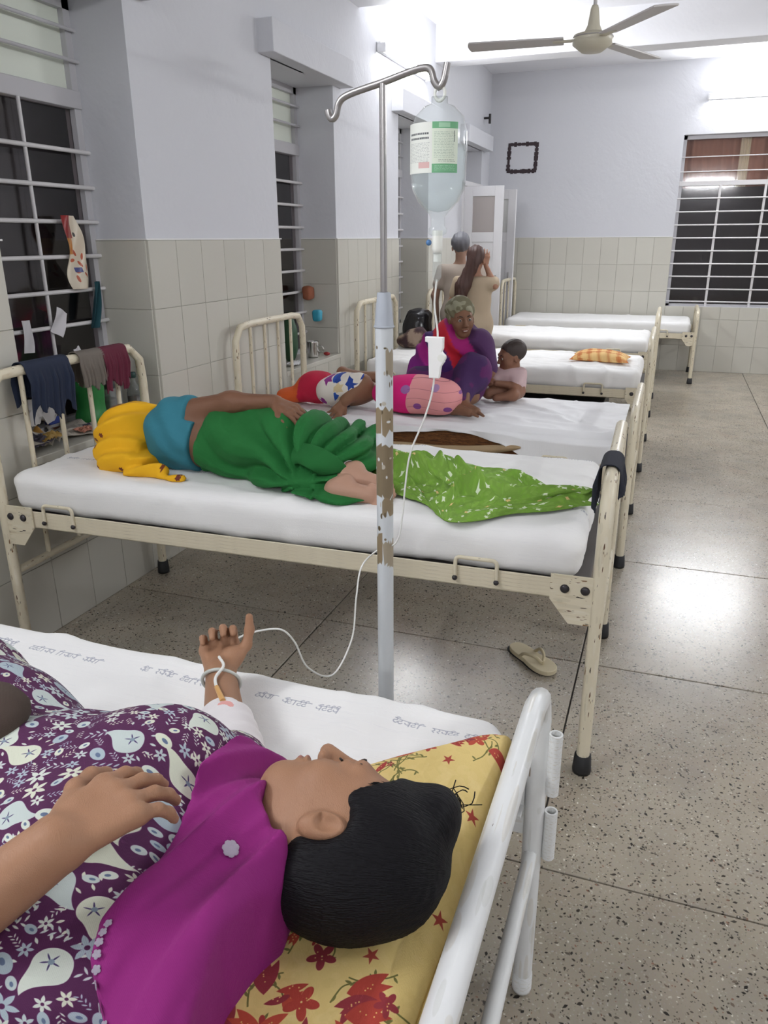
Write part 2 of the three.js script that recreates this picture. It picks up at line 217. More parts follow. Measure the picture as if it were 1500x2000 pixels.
function glyphWord(x, px, py, len, h, r, col) { x.strokeStyle = col; x.lineWidth = h * 0.13; x.beginPath(); x.moveTo(px, py); x.lineTo(px + len, py); x.stroke(); for (let q = px + h * 0.15; q < px + len - h * 0.2; q += h * (0.55 + 0.3 * r())) { x.beginPath(); const k = Math.floor(r() * 4); if (k === 0) { x.moveTo(q, py); x.lineTo(q, py + h); } else if (k === 1) { x.arc(q + h * 0.1, py + h * 0.45, h * 0.28, -1.6, 3.4); x.moveTo(q + h * 0.36, py); x.lineTo(q + h * 0.36, py + h); } else if (k === 2) { x.moveTo(q, py); x.quadraticCurveTo(q + h * 0.45, py + h * 0.35, q, py + h * 0.6); x.lineTo(q + h * 0.3, py + h); } else { x.arc(q + h * 0.1, py + h * 0.6, h * 0.25, 0, 5); x.moveTo(q + h * 0.2, py); x.lineTo(q + h * 0.2, py + h * 0.4); } if (r() > 0.6) { x.moveTo(q, py); x.quadraticCurveTo(q + h * 0.2, py - h * 0.5, q + h * 0.5, py - h * 0.2); } x.stroke(); } }
function sheetPrint(rows, seed, col) {                       // hospital sheet: rows of faded grey stamped script; 2.1 m x 1.05 m
  return canvas(2048, 1024, (x, w, h) => { const r = rng(seed); x.fillStyle = '#f3f2f0'; x.fillRect(0, 0, w, h); for (let i = 0; i < 3000; i++) { x.fillStyle = i % 2 ? 'rgba(255,255,255,.25)' : 'rgba(205,208,216,.12)'; x.fillRect(r() * w, r() * h, 20 + r() * 60, 1); } for (const [z, o, tilt] of rows) { let q = o; while (q < w) { x.save(); x.translate(q, z * h / 1.05); x.rotate(tilt); const n = 3 + Math.floor(r() * 2); let p = 0; for (let k = 0; k < n; k++) { const l = 22 + r() * 42; glyphWord(x, p, 0, l, 15, r, col); p += l + 12; } x.restore(); q += 250 + r() * 60; } } });
}
const floral = canvas(1024, 1024, (x, w) => {                // plum cotton with pale paisleys, buds and leaf sprays
  const r = rng(21); x.fillStyle = '#4b1544'; x.fillRect(0, 0, w, w); const inks = ['#cbd2c6', '#bcc6c2', '#b3bfbe', '#cfd2be', '#a3b1b8'];
  const wrap = (f) => { for (const dx of [-w, 0, w]) for (const dy of [-w, 0, w]) { x.save(); x.translate(dx, dy); f(); x.restore(); } };
  const leaf = (l, q) => { x.beginPath(); x.moveTo(0, 0); x.quadraticCurveTo(l * 0.5, -q, l, 0); x.quadraticCurveTo(l * 0.5, q, 0, 0); x.fill(); };
  const items = []; for (let i = 0; i < 9000 && items.length < 420; i++) { const a = r() * w, b = r() * w, big = items.length < 40; const q = big ? 70 : items.length < 110 ? 36 : 21; if (items.every((t) => { let dx = Math.abs(t[0] - a), dy = Math.abs(t[1] - b); dx = Math.min(dx, w - dx); dy = Math.min(dy, w - dy); return Math.hypot(dx, dy) > (t[2] + q) * 0.68; })) items.push([a, b, q, r() * 6.28, Math.floor(r() * 5), big ? 0 : 1 + Math.floor(r() * 3)]); }
  for (const [a, b, q, th, ink, kind] of items) wrap(() => {
    x.translate(a, b); x.rotate(th); x.fillStyle = inks[ink];
    if (kind === 0) { x.beginPath(); x.moveTo(q * 0.95, -q * 0.5); x.bezierCurveTo(q * 0.3, -q * 0.15, q * 0.7, q * 0.7, -q * 0.1, q * 0.65); x.bezierCurveTo(-q * 0.85, q * 0.6, -q * 0.8, -q * 0.55, -q * 0.1, -q * 0.5); x.bezierCurveTo(q * 0.3, -q * 0.45, q * 0.5, -q * 0.7, q * 0.95, -q * 0.5); x.fill(); x.fillStyle = '#3a2a5a'; for (let k = 0; k < 5; k++) { x.save(); x.translate(-q * 0.2, 0); x.rotate(k * 1.257); leaf(q * 0.3, q * 0.05); x.restore(); } x.fillStyle = '#7d8d9a'; x.beginPath(); x.arc(-q * 0.2, 0.02 * q, q * 0.09, 0, 7); x.fill(); x.fillStyle = inks[ink]; for (let k = 0; k < 7; k++) { x.save(); x.rotate(2.2 + k * 0.42); x.translate(q * 0.86, 0); leaf(q * 0.26, q * 0.1); x.restore(); } }
    else if (kind === 1) { for (let k = 0; k < 6; k++) { x.save(); x.rotate(k * 1.047); leaf(q * 0.9, q * 0.36); x.restore(); } x.fillStyle = '#4b1544'; x.beginPath(); x.arc(0, 0, q * 0.16, 0, 7); x.fill(); }
    else if (kind === 2) { for (let k = -3; k <= 3; k++) { x.save(); x.translate(k * q * 0.24, 0); x.rotate(k % 2 ? 0.8 : -0.8); leaf(q * 0.55, q * 0.16); x.restore(); } }
    else { x.beginPath(); x.ellipse(0, 0, q * 0.75, q * 0.5, 0, 0, 7); x.fill(); x.fillStyle = '#5c6b86'; x.beginPath(); x.ellipse(q * 0.12, 0, q * 0.28, q * 0.16, 0, 0, 7); x.fill(); }
  });
});
const pillowPrint = canvas(1024, 1536, (x, w, h) => {         // yellow pillow case: red blossoms on olive vines, a plain border with small stars
  const r = rng(31); x.fillStyle = '#dcc27c'; x.fillRect(0, 0, w, h);
  for (let i = 0; i < 1400; i++) { x.fillStyle = i % 2 ? 'rgba(235,212,150,.14)' : 'rgba(190,160,90,.10)'; x.beginPath(); x.ellipse(r() * w, r() * h, 5 + r() * 30, 4 + r() * 18, r() * 3, 0, 7); x.fill(); }
  const red = ['#9c2f2a', '#a83a2c', '#8c2b34', '#b4452f'];
  const dry = (a, b) => a < w * 0.72 || (b < h * 0.13 && a < w * 0.96) || (b > h * 0.62 && a < w * 0.9);                            // printed field (foot side of the case)
  x.lineWidth = 5;
  for (let i = 0; i < 420; i++) { const a = r() * w, b = r() * h; if (!dry(a, b)) continue; const pts = [[a, b]]; let th = r() * 6.28; for (let k = 0; k < 6; k++) { th += (r() - 0.4) * 1.5; const [p, q] = pts[pts.length - 1]; pts.push([p + Math.cos(th) * 24, q + Math.sin(th) * 24]); } x.strokeStyle = '#6a6630'; x.lineWidth = 4; x.beginPath(); x.moveTo(a, b); for (let k = 1; k < 6; k++) x.quadraticCurveTo(pts[k][0], pts[k][1], (pts[k][0] + pts[k + 1][0]) / 2, (pts[k][1] + pts[k + 1][1]) / 2); x.stroke(); x.fillStyle = '#6f6b35'; for (let k = 1; k < 6; k += 2) { x.save(); x.translate(...pts[k]); x.rotate(r() * 6); x.beginPath(); x.moveTo(0, 0); x.quadraticCurveTo(9, -7, 20, 0); x.quadraticCurveTo(9, 7, 0, 0); x.fill(); x.restore(); } }
  for (let i = 0; i < 330; i++) { const a = r() * w, b = r() * h, q = 18 + r() * 40, th = r() * 6.28, kind = i % 3; if (!dry(a, b)) continue; x.save(); x.translate(a, b); x.rotate(th); x.fillStyle = red[Math.floor(r() * 4)];
    if (kind === 0) { x.beginPath(); x.moveTo(-q, 0); x.quadraticCurveTo(-q * 0.3, -q * 0.9, q, -q * 0.55); x.lineTo(q * 0.55, -q * 0.15); x.lineTo(q * 1.1, q * 0.05); x.lineTo(q * 0.5, q * 0.25); x.lineTo(q * 0.9, q * 0.6); x.quadraticCurveTo(-q * 0.2, q * 0.8, -q, 0); x.fill(); }
    else if (kind === 1) { x.beginPath(); x.moveTo(-q, 0); x.quadraticCurveTo(0, -q * 0.8, q, 0); x.quadraticCurveTo(0, q * 0.35, -q, 0); x.fill(); }
    else { for (let k = 0; k < 5; k++) { x.rotate(1.257); x.beginPath(); x.ellipse(q * 0.4, 0, q * 0.36, q * 0.2, 0, 0, 7); x.fill(); } }
    x.fillStyle = '#d9b36a'; for (let k = 0; k < 4; k++) { x.beginPath(); x.arc((r() - 0.5) * q * 0.8, (r() - 0.5) * q * 0.4, 2, 0, 7); x.fill(); } x.restore(); }
  for (let i = 0; i < 9; i++) { const a = w * (0.80 + 0.13 * (i % 2)), b = h * (0.18 + i * 0.1); x.save(); x.translate(a, b); x.rotate(r() * 6); x.fillStyle = '#9c3a2c'; x.beginPath(); for (let k = 0; k < 10; k++) { const rr = k % 2 ? 9 : 24; x.lineTo(Math.cos(k * 0.628) * rr, Math.sin(k * 0.628) * rr); } x.fill(); x.restore(); }
});
const limePrint = canvas(512, 512, (x, w) => { const r = rng(41); x.fillStyle = '#749b3b'; x.fillRect(0, 0, w, w); for (let i = 0; i < 900; i++) { x.fillStyle = ['rgba(120,170,50,.3)', 'rgba(150,185,90,.25)'][i % 2]; x.beginPath(); x.ellipse(r() * w, r() * w, 4 + r() * 18, 3 + r() * 8, r() * 3, 0, 7); x.fill(); } for (let i = 0; i < 80; i++) { x.save(); x.translate(r() * w, r() * w); x.rotate(r() * 6); x.fillStyle = i % 5 ? '#dfe9cf' : '#e6c98a'; x.beginPath(); for (let k = 0; k < 8; k++) { const q = (k % 2 ? 0.55 : 1) * (11 + r() * 10); x.lineTo(Math.cos(k * 0.785) * q, Math.sin(k * 0.785) * q * 0.7); } x.fill(); x.restore(); } });
const blousePrint = canvas(512, 512, (x, w) => { const r = rng(43); x.fillStyle = '#e3dcd2'; x.fillRect(0, 0, w, w); for (let i = 0; i < 26; i++) { x.fillStyle = ['#2750a8', '#1f3f93', '#8f2f86', '#caa25c', '#d8c49a', '#1d2350'][i % 6]; x.save(); x.translate(r() * w, r() * w); x.rotate(r() * 6); x.beginPath(); for (let k = 0; k < 12; k++) { const q = (k % 2 ? 0.6 : 1) * (30 + r() * 40); x.lineTo(Math.cos(k * 0.5236) * q, Math.sin(k * 0.5236) * q * 0.8); } x.fill(); x.restore(); } });
const pinkPrint = canvas(1024, 512, (x, w, h) => { const r = rng(47); x.fillStyle = '#e0147a'; x.fillRect(0, 0, w, h); x.fillStyle = '#e79c9c'; x.beginPath(); x.moveTo(w * 0.46, 0); x.bezierCurveTo(w * 0.52, h * 0.3, w * 0.40, h * 0.6, w * 0.48, h); x.lineTo(w, h); x.lineTo(w, 0); x.fill(); for (const [a, b, q, c] of [[0.44, 0.35, 46, '#a06aa6'], [0.56, 0.72, 38, '#8a4a92'], [0.28, 0.62, 34, '#a5509c'], [0.72, 0.3, 40, '#b088b4'], [0.84, 0.78, 34, '#8a4a92'], [0.13, 0.3, 40, '#a06aa6'], [0.95, 0.4, 36, '#9a62a0']]) { x.fillStyle = c; x.beginPath(); x.arc(a * w, b * h, q, 0, 7); x.fill(); } x.strokeStyle = 'rgba(120,50,70,.55)'; x.lineWidth = 4; for (let i = 0; i < 4; i++) { x.beginPath(); x.moveTo(w * 0.46, h * (0.15 + i * 0.2)); x.bezierCurveTo(w * 0.6, h * (0.05 + i * 0.2), w * 0.8, h * (0.3 + i * 0.2), w, h * (0.12 + i * 0.22)); x.stroke(); } });
const checkPrint = canvas(256, 256, (x, w) => { x.fillStyle = '#d08a4c'; x.fillRect(0, 0, w, w); x.fillStyle = 'rgba(240,205,140,.75)'; for (let k = 0; k < 3; k++) { x.fillRect(k * 86, 0, 40, w); x.fillRect(0, k * 86, w, 40); } x.fillStyle = 'rgba(190,90,40,.35)'; for (let k = 0; k < 3; k++) { x.fillRect(k * 86 + 52, 0, 20, w); x.fillRect(0, k * 86 + 52, w, 20); } });
const spotPrint = canvas(512, 512, (x, w) => { const r = rng(51); x.fillStyle = '#eab010'; x.fillRect(0, 0, w, w); for (let i = 0; i < 22; i++) { x.fillStyle = ['#7a3a1c', '#93501e', '#6b2f22'][i % 3]; x.save(); x.translate(r() * w, r() * w); for (let k = 0; k < 6; k++) { x.rotate(1.05); x.beginPath(); x.ellipse(8, 0, 8, 5, 0, 0, 7); x.fill(); } x.restore(); } });
const newsPrint = canvas(512, 512, (x, w) => { const r = rng(57); x.fillStyle = '#b9b1a4'; x.fillRect(0, 0, w, w); for (let c = 0; c < 4; c++) for (let k = 0; k < 60; k++) { x.fillStyle = 'rgba(60,55,55,.5)'; x.fillRect(c * 128 + 8, k * 8 + 6, 60 + r() * 50, 3); } x.fillStyle = '#8a5a44'; x.fillRect(20, 60, 100, 90); x.fillStyle = '#4a4a5c'; x.fillRect(270, 220, 108, 120); x.fillStyle = '#b08038'; x.fillRect(150, 380, 90, 60); });
const packetPrint = canvas(256, 512, (x, w, h) => { x.fillStyle = '#d9cdb8'; x.fillRect(0, 0, w, h); x.fillStyle = '#8e1d1c'; x.fillRect(0, 0, w * 0.55, h * 0.3); x.fillStyle = '#c47a24'; x.fillRect(0, h * 0.3, w * 0.45, h * 0.22); x.fillStyle = '#b85a3c'; for (let i = 0; i < 9; i++) { x.beginPath(); x.ellipse(60 + (i * 67) % 170, h * 0.45 + i * 26, 26, 12, i, 0, 7); x.fill(); } x.fillStyle = '#4a4f86'; x.fillRect(90, h * 0.7, 70, 34); x.fillStyle = '#3a3a36'; x.beginPath(); x.arc(170, 130, 16, 0, 7); x.fill(); });
const bottleLabel = canvas(1024, 1024, (x, w, h) => {         // transparent label: green bars, faint print
  const r = rng(61); x.fillStyle = '#e4e6de'; x.fillRect(0, 0, w, h);
  const g = '#6fae80'; x.fillStyle = '#dfe8d6'; x.fillRect(w * 0.58, 0, w * 0.42, h); x.fillStyle = g; x.fillRect(w * 0.58, 0, w * 0.42, h * 0.13); x.fillRect(w * 0.58, h * 0.82, w * 0.42, h * 0.18); x.fillStyle = '#a5d0ae'; x.fillRect(w * 0.68, h * 0.02, w * 0.18, h * 0.09);
  x.fillStyle = '#55585a'; x.font = 'bold 62px sans-serif'; for (const [k, y] of [[0, 0.2], [1, 0.29]]) { for (let i = 0; i < 12; i++) x.fillRect(110 + i * 36 + k * 6, h * y, 25 + r() * 6, 40); }
  const lines = (x0, x1, y0, y1, n, c) => { x.fillStyle = c; for (let i = 0; i < n; i++) { let p = x0; const y = lerp(y0, y1, i / n); while (p < x1 - 20) { const l = 10 + r() * 50; x.fillRect(p, y, Math.min(l, x1 - p), 7); p += l + 12; } } };
  lines(60, w * 0.54, h * 0.4, h * 0.8, 14, 'rgba(95,98,100,.6)'); lines(w * 0.61, w * 0.95, h * 0.2, h * 0.72, 17, 'rgba(80,110,92,.55)'); lines(w * 0.68, w * 0.95, h * 0.74, h * 0.8, 2, '#46504a'); lines(w * 0.62, w * 0.95, h * 0.86, h * 0.97, 4, 'rgba(220,240,224,.7)'); x.fillStyle = 'rgba(200,120,120,.5)'; x.fillRect(w * 0.34, h * 0.78, w * 0.2, h * 0.12); x.fillStyle = '#5a6a5e'; x.fillRect(w * 0.93, h * 0.17, 12, h * 0.22);
});
const M = {
  plaster: std([0.66, 0.665, 0.70], 0.75, { bumpMap: scaled(plasterBump, 0.9), bumpScale: 0.002 }),
  ceiling: std([0.84, 0.84, 0.87], 0.8, { bumpMap: scaled(plasterBump, 0.7), bumpScale: 0.002 }),
  tile: [[0.60, 0.58, 0.51], [0.61, 0.592, 0.522], [0.59, 0.57, 0.50]].map((c) => std(c, 0.28, {})),
  grout: std([0.50, 0.48, 0.42], 0.9), edge: std([0.85, 0.84, 0.82], 0.6),
  floor: std(0xffffff, 0.24, { map: terrazzo, specularIntensity: 1.0 }), joint: std([0.05, 0.045, 0.04], 0.8),
  cream: std(0xffffff, 0.38, { map: paintCream }), white: std(0xffffff, 0.3, { map: paintWhite }),
  rubber: std([0.012, 0.012, 0.013], 0.6), bolt: std([0.05, 0.045, 0.05], 0.45, { metalness: 0.5 }),
  deck: std([0.10, 0.09, 0.085], 0.7), sheet: std([0.92, 0.92, 0.93], 0.85, { bumpMap: scaled(weaveBump, 12), bumpScale: 0.0006 }),
  winFrame: std([0.55, 0.54, 0.56], 0.5), bar: std([0.72, 0.70, 0.70], 0.45), frosted: std([0.80, 0.84, 0.74], 0.4), glass: std([0.85, 0.82, 0.82], 0.06, { transmission: 1, thickness: 0, ior: 1.5 }),
  night: std([0.004, 0.0035, 0.004], 0.4), brownCurtain: std([0.46, 0.25, 0.17], 0.9), creamCurtain: std([0.90, 0.85, 0.62], 0.9),
  doorPaint: std([0.72, 0.71, 0.72], 0.45), doorPane: std([0.40, 0.36, 0.34], 0.3), doorPaneLight: std([0.60, 0.60, 0.58], 0.3), dark: std([0.015, 0.012, 0.012], 0.35), eyeWhite: std([0.42, 0.38, 0.34], 0.25), brow: std([0.02, 0.014, 0.012], 0.7),
  fan: std([0.62, 0.58, 0.46], 0.35), fanBlade: std([0.62, 0.59, 0.58], 0.4), steel: std([0.42, 0.40, 0.39], 0.32, { metalness: 0.85 }), pole: std(0xffffff, 0.42, { map: poleChips }), greyPlastic: std([0.42, 0.45, 0.50], 0.5),
  plastic: std([0.95, 0.97, 0.97], 0.12, { transmission: 0.92, thickness: 0, ior: 1.3 }), fluid: std([0.93, 0.96, 0.96], 0.10, { transmission: 0.9, thickness: 0, ior: 1.2 }), label: std(0xffffff, 0.5, { map: bottleLabel }), tube: std([0.80, 0.80, 0.76], 0.3), clamp: std([0.88, 0.87, 0.85], 0.45), bluePlastic: std([0.08, 0.2, 0.42], 0.4), milky: std([0.82, 0.82, 0.76], 0.4),
  tubeGlass: new THREE.MeshStandardMaterial({ color: 0xffffff, emissive: TUBE_COLOR, emissiveIntensity: TUBE_GLOW }), fitting: std([0.75, 0.75, 0.76], 0.5),
};
const skinMat = (c) => std(c, 0.48, { specularIntensity: 0.5, bumpMap: scaled(skinBump, 30), bumpScale: 0.0004 });
const clothMat = (c, o = {}) => std(c, 0.85, { bumpMap: scaled(weaveBump, 14), bumpScale: 0.0006, ...o });

// ---------------------------------------------------------------- the room
const WX = -2.22, FZ = -9.85, CY = 3.28, RX = 3.9, BZ = 3.2, SILL = 0.72, WT = 0.30, TILE = 1.5;
{ // floor of cast terrazzo slabs
  const fl = structGroup('floor'); part('joint_bed', box(WX - 0.4, RX + 0.2, -0.12, -0.006, FZ - 0.2, BZ + 0.2), M.joint, fl);
  const xs = [-2.24]; for (let x = -1.22; x < RX + 0.9; x += 1.045) xs.push(x); const zs = [BZ + 0.1]; for (let z = 2.63; z > FZ; z -= 1.05) zs.push(z); zs.push(FZ - 0.1); const r = rng(5), cache = {};
  for (let i = 0; i < xs.length - 1; i++) for (let j = 0; j < zs.length - 1; j++) {
    const w = xs[i + 1] - xs[i] - 0.005, d = zs[j] - zs[j + 1] - 0.005, v = Math.floor(r() * 4), key = w.toFixed(3) + d.toFixed(3) + v;
    if (!cache[key]) { const g = new RoundedBoxGeometry(w, 0.05, d, 1, 0.0025); cache[key] = setUV(g, (x, y, z) => [x + v * 0.37, z + v * 0.61 + y]); }
    const m = part('floor_slab', cache[key], M.floor, fl); m.position.set((xs[i] + xs[i + 1]) / 2, -0.025, (zs[j] + zs[j + 1]) / 2);
  }
}
const uvWall = (g) => setUV(g, (x, y, z) => [x + z, y]);
// window and door openings in the left wall, z from near to far
const OPEN = [[-2.2, -3.04, SILL, 2.44], [-4.32, -5.18, SILL, 2.44], [-6.5, -7.36, SILL, 2.44], [-8.62, -9.46, 0, 2.44]];
const leftWall = structGroup('wall_left');
{
  const L = []; let z = BZ + 0.1;
  for (const [a, b, y0, y1] of OPEN) { L.push(box(WX - WT, WX, 0, CY + 0.1, z, a)); if (y0 > 0) L.push(box(WX - WT, WX, 0, y0 - 0.012, a, b)); L.push(box(WX - WT, WX, y1, CY + 0.1, a, b)); z = b; }
  L.push(box(WX - WT, WX, 0, CY + 0.1, z, FZ - 0.2)); part('plaster', uvWall(merge(L)), M.plaster, leftWall);
}
const farWall = structGroup('wall_back');
const FW = [-0.06, 1.75, 0.74, 2.55];                          // far window
part('plaster', uvWall(merge([box(WX - WT, FW[0], 0, CY + 0.1, FZ, FZ - WT), box(FW[1], RX + 0.2, 0, CY + 0.1, FZ, FZ - WT), box(FW[0], FW[1], 0, FW[2], FZ, FZ - WT), box(FW[0], FW[1], FW[3], CY + 0.1, FZ, FZ - WT)])), M.plaster, farWall);
struct('wall_right', uvWall(box(RX, RX + 0.2, 0, CY + 0.1, BZ, FZ - 0.2)), M.plaster);
struct('wall_front', uvWall(box(WX - WT, RX + 0.2, 0, CY + 0.1, BZ, BZ + 0.2)), M.plaster);
struct('ceiling', setUV(box(WX - WT, RX + 0.2, CY, CY + 0.2, BZ + 0.2, FZ - 0.2), (x, y, z) => [x, z + y]), M.ceiling);
for (let k = 0; k < 5; k++) { const z = -7.53 + k * 2.1; struct('trim_' + (k + 1), uvWall(rbox(WX - 0.02, RX + 0.05, 2.985, CY + 0.05, z - 0.24, z, 0.006)), M.ceiling).userData.label = 'painted ceiling beam spanning the ward'; }
{ // glazed wall tiles 20 x 30 cm up to shoulder height, each its own piece
  const r = rng(9), geoms = {}, key = (w, h, n) => { const k = w.toFixed(3) + '_' + h.toFixed(3) + n; return geoms[k] || (geoms[k] = n === 'x' ? new RoundedBoxGeometry(0.012, h - 0.0025, w - 0.0025, 1, 0.0015) : new RoundedBoxGeometry(w - 0.0025, h - 0.0025, 0.012, 1, 0.0015)); };
  const inOpen = (z, y) => OPEN.find(([a, b, y0, y1]) => z < a - 0.001 && z > b + 0.001 && y > y0 && y < y1);
  const rows = [0, 0.3, 0.6, 0.9, 1.2, 1.5];
  const lay = (parent, n, a0, a1, y0, y1, fixed) => { // run of tiles along z ('x' faces) or along x ('z' faces)
    const step = 0.2, cnt = Math.max(1, Math.round((a1 - a0) / step)), w = (a1 - a0) / cnt;
    for (let i = 0; i < rows.length - 1; i++) { const b = Math.max(rows[i], y0), t = Math.min(rows[i + 1], y1); if (t - b < 0.02) continue; for (let k = 0; k < cnt; k++) { const m = part('tile', key(w, t - b, n), M.tile[Math.floor(r() * 3)], parent), c = a0 + (k + 0.5) * w; m.position.set(n === 'x' ? fixed : c, (b + t) / 2, n === 'x' ? c : fixed); } }
  };
  const X = WX + 0.003, E = [];
  part('grout', merge([box(WX, WX + 0.004, 0, TILE, -0.6, OPEN[0][0]), ...OPEN.slice(0, 3).flatMap(([a, b], i) => [box(WX, WX + 0.004, 0, SILL - 0.012, a, b), box(WX, WX + 0.004, 0, TILE, b, OPEN[i + 1][0])]), box(WX, WX + 0.004, 0, TILE, OPEN[3][1], FZ)]), M.grout, leftWall);
  const segs = [[-0.6, OPEN[0][0], TILE]]; OPEN.slice(0, 3).forEach(([a, b], i) => segs.push([a, b, SILL - 0.012], [b, OPEN[i + 1][0], TILE])); segs.push([OPEN[3][1], FZ, TILE]);
  for (const [a, b, y] of segs) lay(leftWall, 'x', b, a, 0, y, X);
  for (const [a, b, y] of segs) if (y === TILE) E.push(box(WX, WX + 0.012, TILE, TILE + 0.006, a, b));
  OPEN.slice(0, 3).forEach(([a, b], i) => { // reveals
    part('grout', merge([box(WX - WT, WX, SILL, TILE, b, b + 0.004), box(WX - WT, WX, SILL, TILE, a - 0.004, a)]), M.grout, leftWall);
    lay(leftWall, 'z', WX - 0.29, WX, SILL, TILE, b + 0.003); lay(leftWall, 'z', WX - 0.29, WX, SILL, TILE, a - 0.003); E.push(box(WX - 0.29, WX + 0.012, TILE, TILE + 0.006, b, b + 0.012), box(WX - 0.29, WX + 0.012, TILE, TILE + 0.006, a, a - 0.012));
    const s = struct('trim_' + (6 + i), rbox(WX - WT, WX + 0.014, SILL - 0.03, SILL, a, b, 0.003), M.tile[0]); s.userData.label = 'tiled window sill ledge in the left wall';
  });
  part('grout', merge([box(WX, FW[0], 0, TILE, FZ, FZ + 0.004), box(FW[0], FW[1], 0, FW[2], FZ, FZ + 0.004), box(FW[1], RX, 0, TILE, FZ, FZ + 0.004)]), M.grout, farWall);
  lay(farWall, 'z', WX, FW[0], 0, TILE, FZ + 0.003); lay(farWall, 'z', FW[0], FW[1], 0, FW[2], FZ + 0.003); lay(farWall, 'z', FW[1], 2.6, 0, TILE, FZ + 0.003);
  part('tile_edge', merge(E), M.edge, leftWall); part('tile_edge', merge([box(WX, FW[0], TILE, TILE + 0.006, FZ, FZ + 0.012), box(FW[1], RX, TILE, TILE + 0.006, FZ, FZ + 0.012)]), M.edge, farWall);
}
// windows in the left wall
OPEN.slice(0, 3).forEach(([a, b, y0, y1], i) => {
  const w = structGroup('window_' + (i + 1)), x = WX - 0.285, zm = lerp(a, b, 0.56);
  part('frame', merge([box(x - 0.03, x + 0.02, y0, y1, a, a - 0.04), box(x - 0.03, x + 0.02, y0, y1, b, b + 0.04), box(x - 0.03, x + 0.02, y1 - 0.04, y1, a, b), box(x - 0.03, x + 0.02, y0, y0 + 0.03, a, b)]), M.winFrame, w);
  part('transom', rbox(x - 0.03, x + 0.03, 2.03, 2.10, a, b, 0.004), M.winFrame, w);
  for (let k = 0; k < 8; k++) part('bar', cyl([x + 0.035, 1.86 - k * 0.142, a], [x + 0.035, 1.86 - k * 0.142, b], 0.009, 0.009, 10), M.bar, w);
  for (const y of [2.21, 2.325]) part('bar', cyl([x + 0.035, y, a], [x + 0.035, y, b], 0.0075, 0.0075, 10), M.winFrame, w);
  part('mullion', cyl([x + 0.03, y0, zm], [x + 0.03, 2.03, zm], 0.008, 0.008, 10), M.bar, w);
  for (const [p, q] of [[a - 0.04, zm], [zm, b + 0.04]]) { part('frosted_pane', box(x - 0.012, x - 0.006, 2.10, y1 - 0.04, p, q), M.frosted, w); part('pane', box(x - 0.010, x - 0.006, y0 + 0.03, 2.03, p, q), M.glass, w); }
  part('night_screen', box(x - 0.10, x - 0.08, y0 - 0.05, 2.05, a + 0.05, b - 0.05), M.night, w);
});
// concrete lintels standing proud above the windows
[[-2.06, -3.18], [-4.18, -5.32], [-6.34, -7.48], [-8.48, -9.62]].forEach(([a, b], i) => { const l = struct('trim_' + (9 + i), uvWall(rbox(WX - 0.02, WX + 0.095, 2.44, 2.60, a, b, 0.005)), M.plaster); l.userData.label = 'painted concrete lintel box over a left wall opening'; });
{ // barred window in the far wall
  const w = structGroup('window_4'), z = FZ - 0.10, [x0, x1, y0, y1] = FW;
  part('frame', merge([box(x0, x0 + 0.035, y0, y1, z - 0.03, z + 0.02), box(x1 - 0.035, x1, y0, y1, z - 0.03, z + 0.02), box(x0, x1, y1 - 0.04, y1, z - 0.03, z + 0.02), box(x0, x1, y0, y0 + 0.025, z - 0.03, z + 0.02)]), M.winFrame, w);
  part('transom', rbox(x0, x1, 2.035, 2.085, z - 0.03, z + 0.03, 0.004), M.bar, w);
  for (const x of [0.375, 0.835, 1.3]) { part('mullion', rbox(x - 0.013, x + 0.013, y0, 2.04, z + 0.01, z + 0.035, 0.004), M.bar, w); }
  part('mullion', rbox(0.86 - 0.02, 0.86 + 0.02, 2.08, y1, z + 0.0, z + 0.03, 0.004), M.bar, w);
  for (let k = 0; k < 9; k++) { const y = 1.905 - k * 0.139; if (y > y0 + 0.02) part('bar', cyl([x0, y, z + 0.04], [x1, y, z + 0.04], 0.008, 0.008, 8), M.bar, w); }
  for (const y of [2.33, 2.18]) part('bar', cyl([x0, y, z + 0.04], [x1, y, z + 0.04], 0.006, 0.006, 8), M.bar, w);
  const vs = [x0 + 0.035, 0.375, 0.835, 1.3, x1 - 0.035]; for (let k = 0; k < 4; k++) part('pane', box(vs[k], vs[k + 1], y0 + 0.02, 2.04, z - 0.012, z - 0.008), M.glass, w); part('pane', box(x0 + 0.03, 0.86, 2.08, y1 - 0.04, z - 0.012, z - 0.008), M.glass, w); part('pane', box(0.86, x1 - 0.03, 2.08, y1 - 0.04, z - 0.012, z - 0.008), M.glass, w);
  part('night_screen', box(x0 - 0.05, x1 + 0.05, y0 - 0.05, 2.1, z - 0.10, z - 0.08), M.night, w);
  const fold = (a, b) => cloth(60, 6, (s, t) => V(lerp(a, b, s), lerp(2.56, 2.02, t), z - 0.06 + 0.016 * Math.sin(s * (b - a) * 60) + 0.006 * Math.sin(s * 31)), 0.003);
  part('curtain', fold(x0 - 0.02, 0.545), M.brownCurtain, w); part('curtain', fold(0.63, x1 + 0.02), M.brownCurtain, w); const c = part('curtain_lining', fold(0.53, 0.645), M.creamCurtain, w); c.userData.label = 'pale cream strip between the brown curtains';
}
